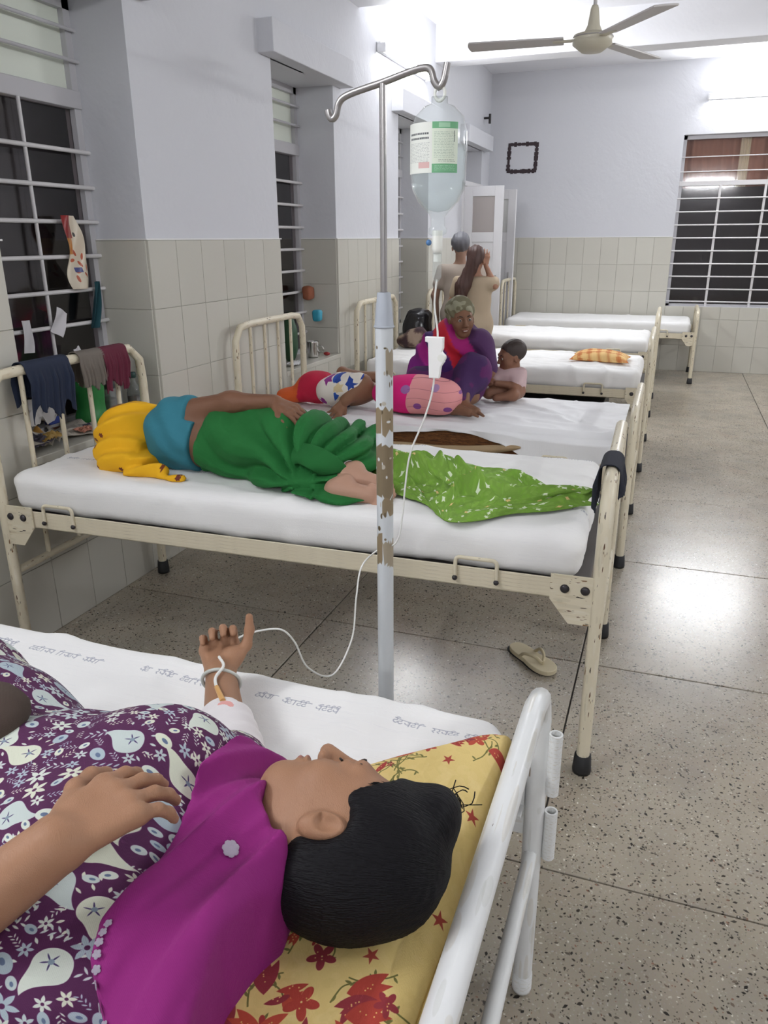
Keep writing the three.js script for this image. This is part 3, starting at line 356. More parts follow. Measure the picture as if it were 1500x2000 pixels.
// double door in the far left corner, both leaves swung into the ward
function doorLeaf(name, hinge, turn, w, paneMat) {
  const d = structGroup(name); d.position.set(...hinge); d.rotation.y = turn; const h = 2.02;
  part('stile', rbox(0, 0.09, 0.01, h, -0.018, 0.018, 0.003), M.doorPaint, d); part('stile', rbox(w - 0.09, w, 0.01, h, -0.018, 0.018, 0.003), M.doorPaint, d);
  for (const [a, b] of [[0.01, 0.2], [0.84, 0.94], [1.46, 1.56], [h - 0.1, h]]) part('rail', rbox(0.09, w - 0.09, a, b, -0.018, 0.018, 0.003), M.doorPaint, d);
  part('panel', rbox(0.09, w - 0.09, 0.2, 0.84, -0.008, 0.008, 0.002), M.doorPaint, d); part('panel', rbox(0.09, w - 0.09, 0.94, 1.46, -0.008, 0.008, 0.002), M.doorPaint, d); part('pane', box(0.09, w - 0.09, 1.56, h - 0.1, -0.004, 0.004), paneMat, d);
  part('bolt', cyl([w - 0.05, 0.98, 0.03], [w - 0.05, 1.12, 0.03], 0.008), M.steel, d);
}
doorLeaf('door_1', [WX + 0.02, 0, -8.66], -0.02, 0.42, M.doorPane);
doorLeaf('door_2', [WX + 0.02, 0, -9.44], -0.12, 0.42, M.doorPaneLight);
{ const f = struct('trim_13', merge([box(WX - 0.1, WX + 0.02, 0, 2.06, -8.60, -8.65), box(WX - 0.1, WX + 0.02, 0, 2.06, -9.43, -9.48), box(WX - 0.1, WX + 0.02, 2.03, 2.08, -8.60, -9.48), box(WX - 0.2, WX - 0.18, 0, 2.46, -8.6, -9.48)]), M.doorPaint); f.userData.label = 'painted frame of the corner double door'; }

// ---------------------------------------------------------------- lamps, fan and fittings
function tubeLight(label, pos, turn, len = 1.2) {             // wall batten: tube along local x, facing local +z
  const t = thing('tube_light', label, 'tube light', pos, turn, 'fluorescent wall battens');
  part('batten', rbox(-len / 2, len / 2, -0.02, 0.04, 0, 0.035, 0.005), M.fitting, t); for (const s of [-1, 1]) part('end_cap', rbox(s * (len / 2 - 0.005) - 0.012, s * (len / 2 - 0.005) + 0.012, -0.03, 0.03, 0.01, 0.075, 0.004), M.fitting, t);
  part('tube', cyl([-len / 2 + 0.01, 0, 0.055], [len / 2 - 0.01, 0, 0.055], 0.016, 0.016, 14), M.tubeGlass, t);
  const l = new THREE.RectAreaLight(TUBE_COLOR, TUBE_LIGHT, len - 0.04, 0.036); l.position.set(0, 0, 0.078); l.rotation.y = Math.PI; l.name = 'tube_glow'; t.add(l); l.castShadow = true;
}
tubeLight('glowing tube light on left wall above the lintel behind drip bottle', [WX, 2.81, -6.0 - 0.6], Math.PI / 2);
tubeLight('glowing tube light on far wall above the barred window', [0.74, 2.9, FZ], 0);
tubeLight('tube light on the right wall opposite the second bed', [RX, 2.81, -2.5], -Math.PI / 2);
tubeLight('tube light on the right wall far down the ward', [RX, 2.81, -6.7], -Math.PI / 2);
tubeLight('tube light on the left wall just behind the viewer', [WX, 2.81, 0.1], Math.PI / 2);
tubeLight('tube light on the wall behind the viewer', [0.6, 2.81, BZ], Math.PI);
{ // ceiling fan
  const f = thing('ceiling_fan', 'cream ceiling fan hanging on a thin rod', 'fan', [-0.5, 2.41, -4.4]);
  part('rod', cyl([0, 0.12, 0], [0, CY - 2.41, 0], 0.009), M.steel, f); part('canopy', lathe([[0.0, 0.145], [0.014, 0.145], [0.02, 0.13], [0.03, 0.06], [0.05, 0.02], [0.052, 0.0], [0, 0]], 24), M.fan, f); part('ceiling_cup', lathe([[0.01, 0.76], [0.035, 0.8], [0.05, 0.87], [0.0, 0.87]], 20), M.fan, f);
  part('motor', lathe([[0, -0.055], [0.05, -0.053], [0.075, -0.035], [0.095, -0.02], [0.098, 0.005], [0.092, 0.02], [0.05, 0.032], [0, 0.033]], 32), M.fan, f); part('trim_ring', new THREE.TorusGeometry(0.097, 0.003, 8, 40).rotateX(Math.PI / 2).translate(0, 0.008, 0), M.steel, f);
  for (let k = 0; k < 3; k++) { const s = new THREE.Shape(); s.moveTo(0.14, -0.045); s.lineTo(0.6, -0.062); s.quadraticCurveTo(0.62, 0, 0.6, 0.055); s.lineTo(0.14, 0.045); const g = new THREE.ExtrudeGeometry(s, { depth: 0.004, bevelEnabled: true, bevelSize: 0.002, bevelThickness: 0.002, bevelSegments: 1 }); g.rotateX(-Math.PI / 2 + 0.12); const a = 3.24 + k * 2.094; g.rotateY(a); const b = part('blade', g, M.fanBlade, f); const n = rbox(0.07, 0.19, -0.004, 0.004, -0.018, 0.018, 0.002); n.rotateY(a); part('blade_bracket', n, M.fan, b); }
}
{ // outline left by a torn poster, and a hook beside it
  const r = rng(15), L = []; const e = [[-1.98, 2.53], [-1.66, 2.53], [-1.67, 2.24], [-1.99, 2.24]]; for (let k = 0; k < 4; k++) { const [a, b] = e[k], [c, d] = e[(k + 1) % 4]; for (let i = 0; i < 14; i++) { const t = i / 14, q = 0.012 + 0.014 * r(); L.push(box(lerp(a, c, t) - (k % 2 ? q : 0.016), lerp(a, c, t) + (k % 2 ? q : 0.016), lerp(b, d, t) - (k % 2 ? 0.014 : q), lerp(b, d, t) + (k % 2 ? 0.014 : q), FZ - 0.002, FZ + 0.003 + 0.002 * r())); } }
  single('paste_outline', merge(L), std([0.05, 0.035, 0.04], 0.9), 'dark square outline of old paste on the far wall', 'wall mark');
  single('wall_hook', merge([cyl([-2.215, 2.78, -9.5], [-2.15, 2.78, -9.5], 0.012), cyl([-2.15, 2.82, -9.5], [-2.15, 2.72, -9.5], 0.014)]), M.dark, 'small dark hook high in the far left corner', 'hook');
}

// ---------------------------------------------------------------- beds
function makeBed({ label, x0, x1, z0, z1, left, right, railY, paint, sockets, rungs = 4, footRungs = 2, turn = 0 }) {   // left/right: top heights of the end frames
  const zc = (z0 + z1) / 2, xc = (x0 + x1) / 2, b = thing('hospital_bed', label, 'bed', [xc, 0, zc], turn, 'steel ward beds'), hx = (x1 - x0) / 2, hz = Math.abs(z0 - z1) / 2;
  for (const [s, top, kind] of [[-1, left, 'left'], [1, right, 'right']]) {
    const x = s * hx, tall = top > 0.95, e = part(tall ? 'headboard' : 'footboard', pipe([V(x, 0.03, hz), V(x, top, hz), V(x, top, -hz), V(x, 0.03, -hz)], 0.019, 0.11), paint, b);
    part('crossbar', pipe([V(x, 0.37, hz), V(x, 0.37, -hz)], 0.014, 0), paint, e);
    const nr = tall ? rungs : footRungs; for (let k = 1; k <= nr; k++) { const z = lerp(hz, -hz, k / (nr + 1)); part('rung', pipe([V(x, 0.37, z), V(x, top - 0.01, z)], 0.0095, 0, 8), paint, e); }
    for (const q of [-1, 1]) { part('rubber_foot', lathe(sockets ? [[0, 0], [0.019, 0.003], [0.0205, 0.01], [0.0205, 0.05], [0.0, 0.05]] : [[0, 0], [0.027, 0], [0.028, 0.01], [0.024, 0.06], [0.0, 0.06]], 16).translate(x, 0, q * hz), sockets ? paint : M.rubber, b);
      const sh = new THREE.Shape(); sh.moveTo(0, 0.045); sh.lineTo(-s * 0.13, 0.045); sh.lineTo(-s * 0.13, -0.03); sh.lineTo(-s * 0.075, -0.10); sh.lineTo(0, -0.10); const g = new THREE.ExtrudeGeometry(sh, { depth: 0.005, bevelEnabled: false }); g.translate(x, railY, q * (hz + 0.005) + (q > 0 ? 0 : -0.005));
      const br = part('bracket', g, paint, b); for (const dx of [0.035, 0.09]) part('bolt', new THREE.SphereGeometry(0.013, 12, 8).scale(1, 1, 0.6).translate(x - s * dx, railY + 0.005, q * (hz + 0.011)), M.bolt, br); }
    if (sockets && s > 0) for (const [y0, y1, dz] of [[0.53, 0.66, 0.055], [0.36, 0.47, 0.03]]) { const sk = part('drip_socket', merge([new THREE.CylinderGeometry(0.0125, 0.0125, y1 - y0, 16, 1, true).translate(x + 0.031, (y0 + y1) / 2, -hz + dz - 0.035), new THREE.CylinderGeometry(0.009, 0.009, y1 - y0, 16, 1, true).translate(x + 0.031, (y0 + y1) / 2, -hz + dz - 0.035), new THREE.RingGeometry(0.009, 0.0125, 16).rotateX(-Math.PI / 2).translate(x + 0.031, y1, -hz + dz - 0.035)]), paint, b); }
  }
  for (const q of [-1, 1]) {
    const r = part('side_rail', merge([rbox(-hx + 0.02, hx - 0.02, railY - 0.03, railY + 0.03, q * hz - 0.003, q * hz + 0.003, 0.002), rbox(-hx + 0.02, hx - 0.02, railY - 0.03, railY - 0.024, q * hz - q * 0.04 - 0.003, q * hz + 0.003, 0.002)]), paint, b);
    for (const hxp of [hx - 0.34, -hx + 0.24]) { const z = q * (hz + 0.008), hd = part('handle', pipe([V(hxp - 0.06, railY - 0.005, z), V(hxp - 0.06, railY + 0.06, z), V(hxp + 0.06, railY + 0.06, z), V(hxp + 0.06, railY - 0.005, z)], 0.006, 0.015, 8), paint, r); for (const dx of [-0.06, 0.06]) part('bolt', new THREE.SphereGeometry(0.008, 10, 8).translate(hxp + dx, railY - 0.004, z + q * 0.004), M.bolt, r); }
  }
  part('deck', rbox(-hx + 0.03, hx - 0.03, railY - 0.022, railY + 0.008, -hz + 0.005, hz - 0.005, 0.003), M.deck, b);
  return b;
}
const BED = {
  1: { x0: -2.22 + 0.06, x1: -0.14, z0: -0.30, z1: -1.22, left: 0.76, right: 0.76, railY: 0.50, top: 0.68 },
  2: { turn: 0.02, x0: -2.14, x1: -0.108, z0: -1.965, z1: -2.835, left: 1.07, right: 0.885, railY: 0.585, top: 0.735 },
  3: { x0: -2.13, x1: -0.10, z0: -3.59, z1: -4.40, left: 1.07, right: 0.755, railY: 0.46, top: 0.645 },
  4: { x0: -2.13, x1: -0.09, z0: -5.30, z1: -6.18, left: 1.06, right: 0.87, railY: 0.52, top: 0.665 },
  5: { x0: -2.13, x1: -0.09, z0: -7.08, z1: -7.96, left: 1.04, right: 0.87, railY: 0.52, top: 0.665 },
  6: { x0: -1.82, x1: 0.28, z0: -8.94, z1: -9.76, left: 1.04, right: 0.76, railY: 0.50, top: 0.64 },
};
makeBed({ ...BED[1], paint: M.white, sockets: true, footRungs: 0, label: 'white steel bed nearest the viewer under the patient on a drip' });
makeBed({ ...BED[2], paint: M.cream, label: 'cream steel bed under the woman in the green wrap' });
makeBed({ ...BED[3], paint: M.cream, label: 'cream steel bed holding a brown mattress and three people' });
makeBed({ ...BED[4], paint: M.cream, label: 'cream steel bed with the orange checked pillow' });
makeBed({ ...BED[5], paint: M.cream, label: 'empty cream steel bed, second from the far wall' });
makeBed({ ...BED[6], paint: M.cream, label: 'empty cream steel bed against the far wall below the window', rungs: 3 });

const sheetMat = (rows, seed) => { const t = sheetPrint(rows, seed, 'rgba(122,126,146,.62)'); t.repeat.set(1 / 2.1, 1 / 1.05); return std(0xffffff, 0.86, { map: t, bumpMap: scaled(weaveBump, 14), bumpScale: 0.0005 }); };
function wrinkle(seed, amp, lines) { return (x, y, z, n) => { let d = amp * 0.45 * fbm(x * 3 + seed, y * 4, z * 4) + amp * 0.22 * fbm(x * 9, seed + y * 9, z * 11) + amp * 0.75 * Math.pow(Math.max(0, 1 - 3.2 * Math.abs(noise(x * 2.6 + z * 2.2 + seed, y * 5, z * 5.5 - x * 1.3))), 2) + amp * 0.4 * Math.pow(Math.max(0, 1 - 3 * Math.abs(noise(x * 6 - z * 3, y * 7 + seed, z * 10))), 2); for (const [px, pz, a, w, h] of lines) { const c = Math.cos(a), s = Math.sin(a), u = (x - px) * c + (z - pz) * s, v = -(x - px) * s + (z - pz) * c + 0.02 * noise(u * 6, seed, 1); d += h * Math.exp(-(v * v) / (w * w)) * Math.exp(-(u * u) / 0.12); } return d * (n.y > 0.1 ? 1 : 0.9); }; }
function mattress(k, label, rows, lines, amp = 0.008) {
  const b = BED[k], g = slab(b.x0 + (k === 2 ? 0.024 : 0.055), b.x1 - 0.055, b.railY + 0.012, b.top, b.z1 + 0.02, b.z0 - 0.02, 0.045, 0.016, wrinkle(k * 7.3, amp, lines));
  setUV(g, (x, y, z) => [x - b.x0, 1.05 - (z - b.z1) - (z > b.z0 - 0.06 ? b.top - y : 0)]);
  if (b.turn) { const cx = (b.x0 + b.x1) / 2, cz = (b.z0 + b.z1) / 2; g.translate(-cx, 0, -cz).rotateY(b.turn).translate(cx, 0, cz); }
  return single('mattress', g, sheetMat(rows, 100 + k), label, 'mattress', 'white sheeted mattresses');
}
mattress(1, 'mattress in white stamped hospital sheet beneath the patient on a drip', [[0.105, 60, 0.012]], [[-0.5, -1.0, -0.9, 0.02, 0.008], [-0.42, -0.95, -0.75, 0.015, 0.007], [-0.9, -1.0, 0.2, 0.02, 0.004], [-1.4, -0.8, 0.5, 0.03, 0.006]]);
mattress(2, 'mattress in white sheet beneath the woman in green', [[0.62, 90, 0.0], [0.05, 10, 0]], [[-0.5, -2.7, 0.2, 0.02, 0.006], [-1.8, -2.1, 0.3, 0.02, 0.006], [-1.2, -2.05, 0.1, 0.015, 0.005], [-0.3, -2.5, 0.5, 0.02, 0.006]]);
mattress(4, 'mattress in rumpled white sheet under the orange checked pillow', [], [[-0.5, -5.6, 0.1, 0.02, 0.01], [-0.35, -5.34, 1.2, 0.02, 0.012], [-0.9, -5.8, 0.3, 0.02, 0.008], [-0.55, -5.34, 0.6, 0.02, 0.012]], 0.014);
mattress(5, 'mattress in white sheet on the empty bed, second from the far wall', [], [[-0.8, -7.4, 0.1, 0.02, 0.008]], 0.012);
mattress(6, 'mattress in pale sheet on the bed against the far wall', [], [], 0.006);
{ // third bed: brown mattress with a sheet thrown over it
  const b = BED[3]; const g = slab(b.x0 + 0.06, b.x1 - 0.07, b.railY + 0.012, 0.616, b.z1 + 0.03, b.z0 - 0.02, 0.03, 0.02, wrinkle(3, 0.003, []));
  const t = canvas(256, 256, (x, w) => { const r = rng(71); x.fillStyle = '#6b4321'; x.fillRect(0, 0, w, w); for (let i = 0; i < 900; i++) { x.fillStyle = ['rgba(50,28,12,.5)', 'rgba(150,100,50,.4)'][i % 2]; x.fillRect(r() * w, r() * w, 4 + r() * 22, 2); } });
  t.repeat.set(3, 3); single('brown_mattress', g, std(0xffffff, 0.9, { map: t }), 'brown coir mattress showing below the rucked sheet of third bed', 'mattress');
  const hem = [[-2.1, 0.53], [-1.75, 0.55], [-1.35, 0.575], [-1.1, 0.592], [-0.9, 0.605], [-0.72, 0.565], [-0.55, 0.50], [-0.4, 0.475], [-0.25, 0.485], [-0.1, 0.53]];
  const hemY = (x) => { for (let i = 1; i < hem.length; i++) if (x <= hem[i][0]) { const f = sstep(hem[i - 1][0], hem[i][0], x); return lerp(hem[i - 1][1], hem[i][1], f); } return hem[hem.length - 1][1]; };
  const sh = cloth(150, 70, (s, q) => { const x = lerp(b.x0 + 0.045, b.x1 - 0.05, s); let y, z; const w = wrinkle(5, 0.016, [[-0.5, -3.9, 0.5, 0.02, 0.012], [-0.35, -3.75, 0.3, 0.02, 0.012], [-0.75, -3.7, 0.15, 0.015, 0.01], [-0.6, -4.1, 0.7, 0.02, 0.01]]);
    if (q < 0.7) { z = lerp(b.z1 + 0.01, b.z0 - 0.03, q / 0.7); y = 0.634 + Math.abs(w(x, 0.64, z, V(0, 1, 0))) * 1.0; const e = q / 0.7; y -= 0.018 * sstep(0.95, 1, e); }
    else { const e = (q - 0.7) / 0.3, h = hemY(x); z = b.z0 - 0.03 + 0.035 * sstep(0, 0.25, e) + 0.012 * Math.sin(x * 19 + Math.sin(x * 7) * 2) * e; y = lerp(0.622, h, e) + 0.004 * noise(x * 12, e * 3, 1); }
    return V(x, y, z); }, 0.003);
  setUV(sh, (x, y, z) => [x, z]); single('bed_sheet', sh, M.sheet, 'rucked white sheet spread over the brown mattress', 'sheet');
  const fold = cloth(60, 8, (s, q) => V(lerp(-1.32, -0.60, s), 0.52 - 0.025 * Math.sin(s * 3.14) + 0.035 * s + (0.5 - q) * 0.045 * Math.sqrt(Math.max(0.02, 1 - Math.pow(2 * s - 1, 4))), b.z0 + 0.012 + 0.012 * Math.sin(q * 3.1) + 0.003 * Math.sin(s * 20)), 0.004);
  single('blanket_fold', fold, clothMat([0.42, 0.30, 0.17]), 'tan blanket edge hanging below the brown mattress', 'blanket');
}
// black trunks kept under the beds
for (const [x0, x1, z0, z1, h, lab] of [[-1.95, -0.36, -5.42, -5.98, 0.44, 'black steel trunk under the bed with the checked pillow'], [-1.9, -0.34, -3.72, -4.25, 0.40, 'black steel trunk under the bed with the brown mattress']]) { const t = thing('trunk', lab, 'trunk', [(x0 + x1) / 2, 0, (z0 + z1) / 2]); const w = (x1 - x0) / 2, d = (z0 - z1) / 2, m = std([0.018, 0.017, 0.022], 0.5); part('body', rbox(-w, w, 0, h - 0.08, -d, d, 0.008), m, t); part('lid', rbox(-w - 0.004, w + 0.004, h - 0.077, h, -d - 0.004, d + 0.004, 0.01), m, t); part('hasp', rbox(-0.03, 0.03, h - 0.13, h - 0.06, d + 0.004, d + 0.012, 0.002), M.steel, t); }

// cloths hung over the bed ends: strip of cloth folded over a rail running along z
function hung(name, label, bed, end, zA, zB, inner, outer, mat, seed, ragged = 0.02) {
  const b = BED[bed], dz = -end * (b.turn || 0), x = end > 0 ? b.x1 : b.x0, top = end > 0 ? b.right : b.left;
  const g = cloth(36, 40, (s, t) => { const z = lerp(zA, zB, s) + dz, L = inner + outer + 0.07, q = t * L; let dx, dy; const rg = ragged * (noise(s * 6, seed, 0) + 0.5 * noise(s * 15, seed, 3));
    if (q < inner) { dx = 0.024; dy = -(inner - q) * (1 + rg * 4); } else if (q < inner + 0.07) { const a = (q - inner) / 0.07 * Math.PI; dx = 0.024 * Math.cos(a); dy = 0.024 * Math.sin(a); } else { dx = -0.024; dy = -(q - inner - 0.07) * (1 + rg * 5); }
    const h = Math.min(1, Math.abs(dy) / 0.05), f = dy < 0 ? (0.009 * Math.sin(s * 22 + seed) + 0.006 * Math.sin(s * 41 + seed * 2)) * h : 0; dx += (dx > 0 ? 1 : -1) * (0.004 + Math.abs(f)); return V(x + dx, top + 0.0 + dy, z + 0.006 * Math.sin(t * 9 + seed) * h); }, 0.003);
  return single(name, g, mat, label, 'cloth', 'cloths hung on bed ends');
}
hung('hung_cloth', 'navy cloth hung over the head rail beside the window grille', 2, -1, -2.14, -2.36, 0.17, 0.12, clothMat([0.010, 0.018, 0.045]), 1.3, 0.06);
hung('hung_cloth', 'grey printed rag hung between navy and maroon cloths', 2, -1, -2.42, -2.56, 0.11, 0.10, clothMat([0.17, 0.145, 0.12]), 4.1, 0.08);
hung('hung_cloth', 'maroon cloth hung at the corner of the head rail', 2, -1, -2.55, -2.70, 0.13, 0.10, clothMat([0.12, 0.010, 0.03]), 7.7, 0.09);
hung('hung_cloth', 'dark navy cloth wrapped over the foot rail beside green sheet', 2, 1, -2.10, -2.26, 0.07, 0.12, clothMat([0.010, 0.012, 0.024]), 2.2, 0.03);

// ---------------------------------------------------------------- loose things
{ // lime cloth with pale print crumpled at the foot of the second bed
  const L = [[-0.93, -2.52], [-0.80, -2.56], [-0.62, -2.52], [-0.45, -2.46], [-0.30, -2.36], [-0.16, -2.31]], R = [[-0.86, -2.24], [-0.74, -2.18], [-0.60, -2.05], [-0.50, -1.98], [-0.34, -2.10], [-0.15, -2.26]];
  const g = cloth(190, 120, (s, t) => { const a = poly(L, s), b = poly(R, s); let x = lerp(a[0], b[0], t), z = lerp(a[1], b[1], t); const e = Math.sin(Math.PI * Math.min(1, t * 1.0)) * sstep(0, 0.08, s) * (1 - 0.55 * sstep(0.6, 1, s));
    const rg = (n, k) => { const q = Math.max(0, 1 - k * Math.abs(n)); return q * q * (3 - 2 * q); }, R1 = rg(noise(s * 4.2 + t * 2.0, t * 2.6 - s * 1.5, 3), 2.0), R2 = rg(noise(s * 6.5 - t * 4, t * 5, 9), 1.8), R3 = rg(noise(s * 11 + t * 6, t * 9, 5), 1.8); const fold = 0.055 * R1 + 0.030 * R2 + 0.009 * R3, mound = 0.022 * Math.exp(-Math.pow((s - 0.55) / 0.25, 2)); x += 0.02 * noise(s * 9, t * 9, 1); z += 0.02 * noise(s * 9, t * 9, 5); return V(x, 0.742 + 0.004 + e * (fold + mound) + 0.003 * Math.abs(noise(s * 20, t * 20, 2)), z); }, 0.003);
  limePrint.repeat.set(2.6, 1.5); single('printed_cloth', g, clothMat(0xffffff, { map: limePrint }), 'lime green printed cloth crumpled at the foot of the second bed', 'cloth');
}
{ // orange checked pillow
  const side = (q) => cloth(44, 36, (s, t) => { const u = s * 2 - 1, v = t * 2 - 1, e = Math.pow(Math.max(0, 1 - Math.pow(Math.abs(u), 3)), 0.6) * Math.pow(Math.max(0, 1 - Math.pow(Math.abs(v), 3)), 0.6), x = -0.43 + u * 0.205 * (1 - 0.10 * (1 - v * v) * u * u), z = -5.72 + v * 0.155 * (1 - 0.12 * (1 - u * u) * v * v) + 0.03 * u; return V(x, q > 0 ? 0.69 + 0.055 * e + 0.008 * fbm(x * 12, 2, z * 12) * e : 0.69 - 0.016 * e, z); }, 0.001); const g = merge([side(1), side(-1)]); checkPrint.repeat.set(5, 5); setUV(g, (x, y, z) => [x + y * 0.3, z + y]);
  single('checked_pillow', g, clothMat(0xffffff, { map: checkPrint }), 'small orange and cream checked pillow on the fourth bed', 'pillow');
}
{ // rubber slipper
  const t = thing('flip_flop', 'cream rubber flip flop lying on the floor under second bed', 'slipper', [-0.345, 0, -2.565], -0.75); const s = new THREE.Shape(); s.moveTo(-0.115, 0); s.bezierCurveTo(-0.115, 0.045, -0.04, 0.032, 0.0, 0.034); s.bezierCurveTo(0.05, 0.05, 0.115, 0.05, 0.118, 0.0); s.bezierCurveTo(0.115, -0.045, 0.05, -0.045, 0.0, -0.034); s.bezierCurveTo(-0.04, -0.034, -0.115, -0.045, -0.115, 0);
  const g = new THREE.ExtrudeGeometry(s, { depth: 0.012, bevelEnabled: true, bevelSize: 0.003, bevelThickness: 0.003, curveSegments: 20 }); g.rotateX(-Math.PI / 2); g.translate(0, 0.004, 0); part('sole', g, std([0.62, 0.54, 0.36], 0.6), t);
  const st = std([0.55, 0.47, 0.30], 0.5); for (const q of [-1, 1]) part('strap', cord([[0.065, 0.02, 0], [0.045, 0.042, q * 0.018], [0.0, 0.04, q * 0.036], [-0.03, 0.014, q * 0.034]], 0.006, 24), st, t); part('toe_post', cyl([0.065, 0.012, 0], [0.065, 0.03, 0], 0.005), st, t);
  const sole = thing('slipper_sole', 'dark worn sole lying beneath the cream flip flop', 'slipper', [-0.355, 0, -2.575], -0.75); part('sole', new THREE.ExtrudeGeometry(s, { depth: 0.004, bevelEnabled: false }).rotateX(-Math.PI / 2).scale(1.04, 0.95, 1.06), M.rubber, sole); t.position.y = 0.0045;
}
// things on the window sills
function crumple(name, label, cx, cy, cz, w, d, h, mat, seed, cat = 'paper', turn = 0) { const c = Math.cos(turn), s = Math.sin(turn); const g = cloth(26, 26, (u, v) => { const a = (u - 0.5) * w, b = (v - 0.5) * d; const y = h * (0.5 + 0.5 * fbm(u * 3 + seed, v * 3, seed)) * (1 - 0.6 * Math.pow(Math.max(Math.abs(u - 0.5), Math.abs(v - 0.5)) * 2, 3)) + 0.4 * h * Math.abs(noise(u * 7, v * 7, seed)); return V(cx + a * c - b * s, cy + 0.003 + Math.max(0, y), cz + a * s + b * c); }, 0.002); return single(name, g, mat, label, cat); }
const news = std(0xffffff, 0.9, { map: newsPrint });
crumple('newspaper', 'crumpled newspaper spread at the near end of window sill', -2.36, SILL, -2.34, 0.22, 0.26, 0.07, news, 2, 'newspaper');
crumple('newspaper', 'loose grey newspaper under the green bag on the sill', -2.35, SILL, -2.62, 0.24, 0.22, 0.045, news, 5, 'newspaper', 0.4);
crumple('paper_wad', 'white paper wad against the window frame behind head rail', -2.42, SILL + 0.045, -2.44, 0.12, 0.2, 0.11, std([0.5, 0.48, 0.46], 0.9), 9);
crumple('food_wrapper', 'mustard yellow wrapper on the newspaper by the near bedpost', -2.28, SILL + 0.03, -2.36, 0.07, 0.12, 0.03, std([0.42, 0.26, 0.06], 0.6), 12, 'wrapper');
crumple('food_wrapper', 'reddish torn wrapper on the sill below the green bag', -2.27, SILL + 0.02, -2.56, 0.06, 0.09, 0.02, std([0.42, 0.17, 0.11], 0.6), 14, 'wrapper');
crumple('dark_rag', 'dark rag bundled at the near end of window sill', -2.31, SILL + 0.01, -2.30, 0.12, 0.12, 0.05, clothMat([0.09, 0.08, 0.11]), 17, 'cloth');
{ const p = single('blue_packet', rbox(-2.45, -2.42, SILL + 0.04, SILL + 0.17, -2.52, -2.60, 0.006), std([0.02, 0.04, 0.22], 0.45), 'blue packet standing against the window left of the green bag', 'packet'); p.rotation.set(0, 0, 0); }
{ const g = sdfMesh(((b) => (x, y, z) => b(x, y, z) + 0.006 * fbm(x * 18, y * 7, z * 18))(union([ell([-2.36, 0.85, -2.715], [0.06, 0.135, 0.06], 0.05), cap([-2.36, 0.92, -2.71], [-2.37, 1.02, -2.71], 0.05, 0.035, 0.05), ell([-2.36, 0.76, -2.71], [0.065, 0.042, 0.065], 0.04)])), [-2.46, 0.715, -2.82], [-2.26, 1.08, -2.60], 0.008);
  single('green_bag', setUV(g, (x, y, z) => [x + z, y]), std([0.025, 0.24, 0.05], 0.45), 'green plastic bag standing on the sill behind the head rail', 'bag'); }
{ const j = thing('glass_jar', 'square clear plastic jar of dark stuff beside the green bag', 'jar', [-2.37, SILL, -2.85]); part('jar_body', rbox(-0.045, 0.045, 0, 0.15, -0.045, 0.045, 0.012), std([0.75, 0.78, 0.76], 0.12, { transmission: 0.75, thickness: 0 }), j); part('contents', rbox(-0.038, 0.038, 0.006, 0.10, -0.038, 0.038, 0.01), std([0.12, 0.10, 0.085], 0.8), j); part('lid', rbox(-0.047, 0.047, 0.15, 0.172, -0.047, 0.047, 0.006), std([0.07, 0.075, 0.075], 0.4), j); }
{ const b = thing('water_bottle', 'small bottle of dark drink with dark green cap on sill', 'bottle', [-2.31, SILL, -2.955]); part('bottle_body', lathe([[0, 0], [0.03, 0], [0.034, 0.01], [0.034, 0.11], [0.026, 0.14], [0.013, 0.16], [0.012, 0.185]], 24), std([0.7, 0.72, 0.7], 0.08, { transmission: 0.9, thickness: 0 }), b); part('drink', lathe([[0, 0.004], [0.03, 0.004], [0.0315, 0.012], [0.0315, 0.095], [0, 0.095]], 24), std([0.08, 0.04, 0.03], 0.2), b); part('cap', lathe([[0, 0.205], [0.015, 0.205], [0.016, 0.18], [0, 0.18]], 16), std([0.02, 0.06, 0.055], 0.5), b); }
{ // packet, rag and scraps stuck on the window bars
  packetPrint.repeat.set(1, -1); const bx = WX - 0.25;
  const g = cloth(14, 30, (s, t) => { const L = 0.30; const q = t * L; const z = lerp(-2.775, -2.875, s) - 0.03 * t + 0.012 * Math.sin(t * 9 + s * 3); return V(bx + 0.03 + 0.018 * Math.sin(s * 5 + t * 6), 1.60 - q, z); }, 0.002); single('snack_packet', g, std(0xffffff, 0.35, { map: packetPrint }), 'torn red and cream snack packet hanging on the window bars', 'packet');
  const r2 = cloth(8, 26, (s, t) => V(bx + 0.02 + 0.014 * Math.sin(s * 6 + t * 3), 1.325 - t * 0.20, lerp(-2.945, -2.985, s) + 0.05 * t), 0.003); single('teal_rag', r2, clothMat([0.015, 0.075, 0.095]), 'thin teal rag tied to the right of the window bars', 'cloth');
  const scrap = (label, z, y, w, h, a) => { const q = cloth(6, 6, (s, t) => { const u = (s - 0.5) * w, v = (t - 0.5) * h; return V(bx + 0.016 + 0.006 * Math.sin(s * 5 + t * 4), y - u * Math.sin(a) - v * Math.cos(a), z - u * Math.cos(a) + v * Math.sin(a)); }, 0.001); single('paper_scrap', q, std([0.66, 0.64, 0.66], 0.9), label, 'paper', 'paper scraps on the window grille'); };
  scrap('white paper scrap folded over the lower window bar', -2.70, 1.17, 0.07, 0.11, 0.5); scrap('narrow white paper slip just above the grey hung rag', -2.79, 1.02, 0.045, 0.07, -0.3); scrap('white paper sheet at the near left edge of window', -2.51, 1.13, 0.05, 0.13, 0.05);
}
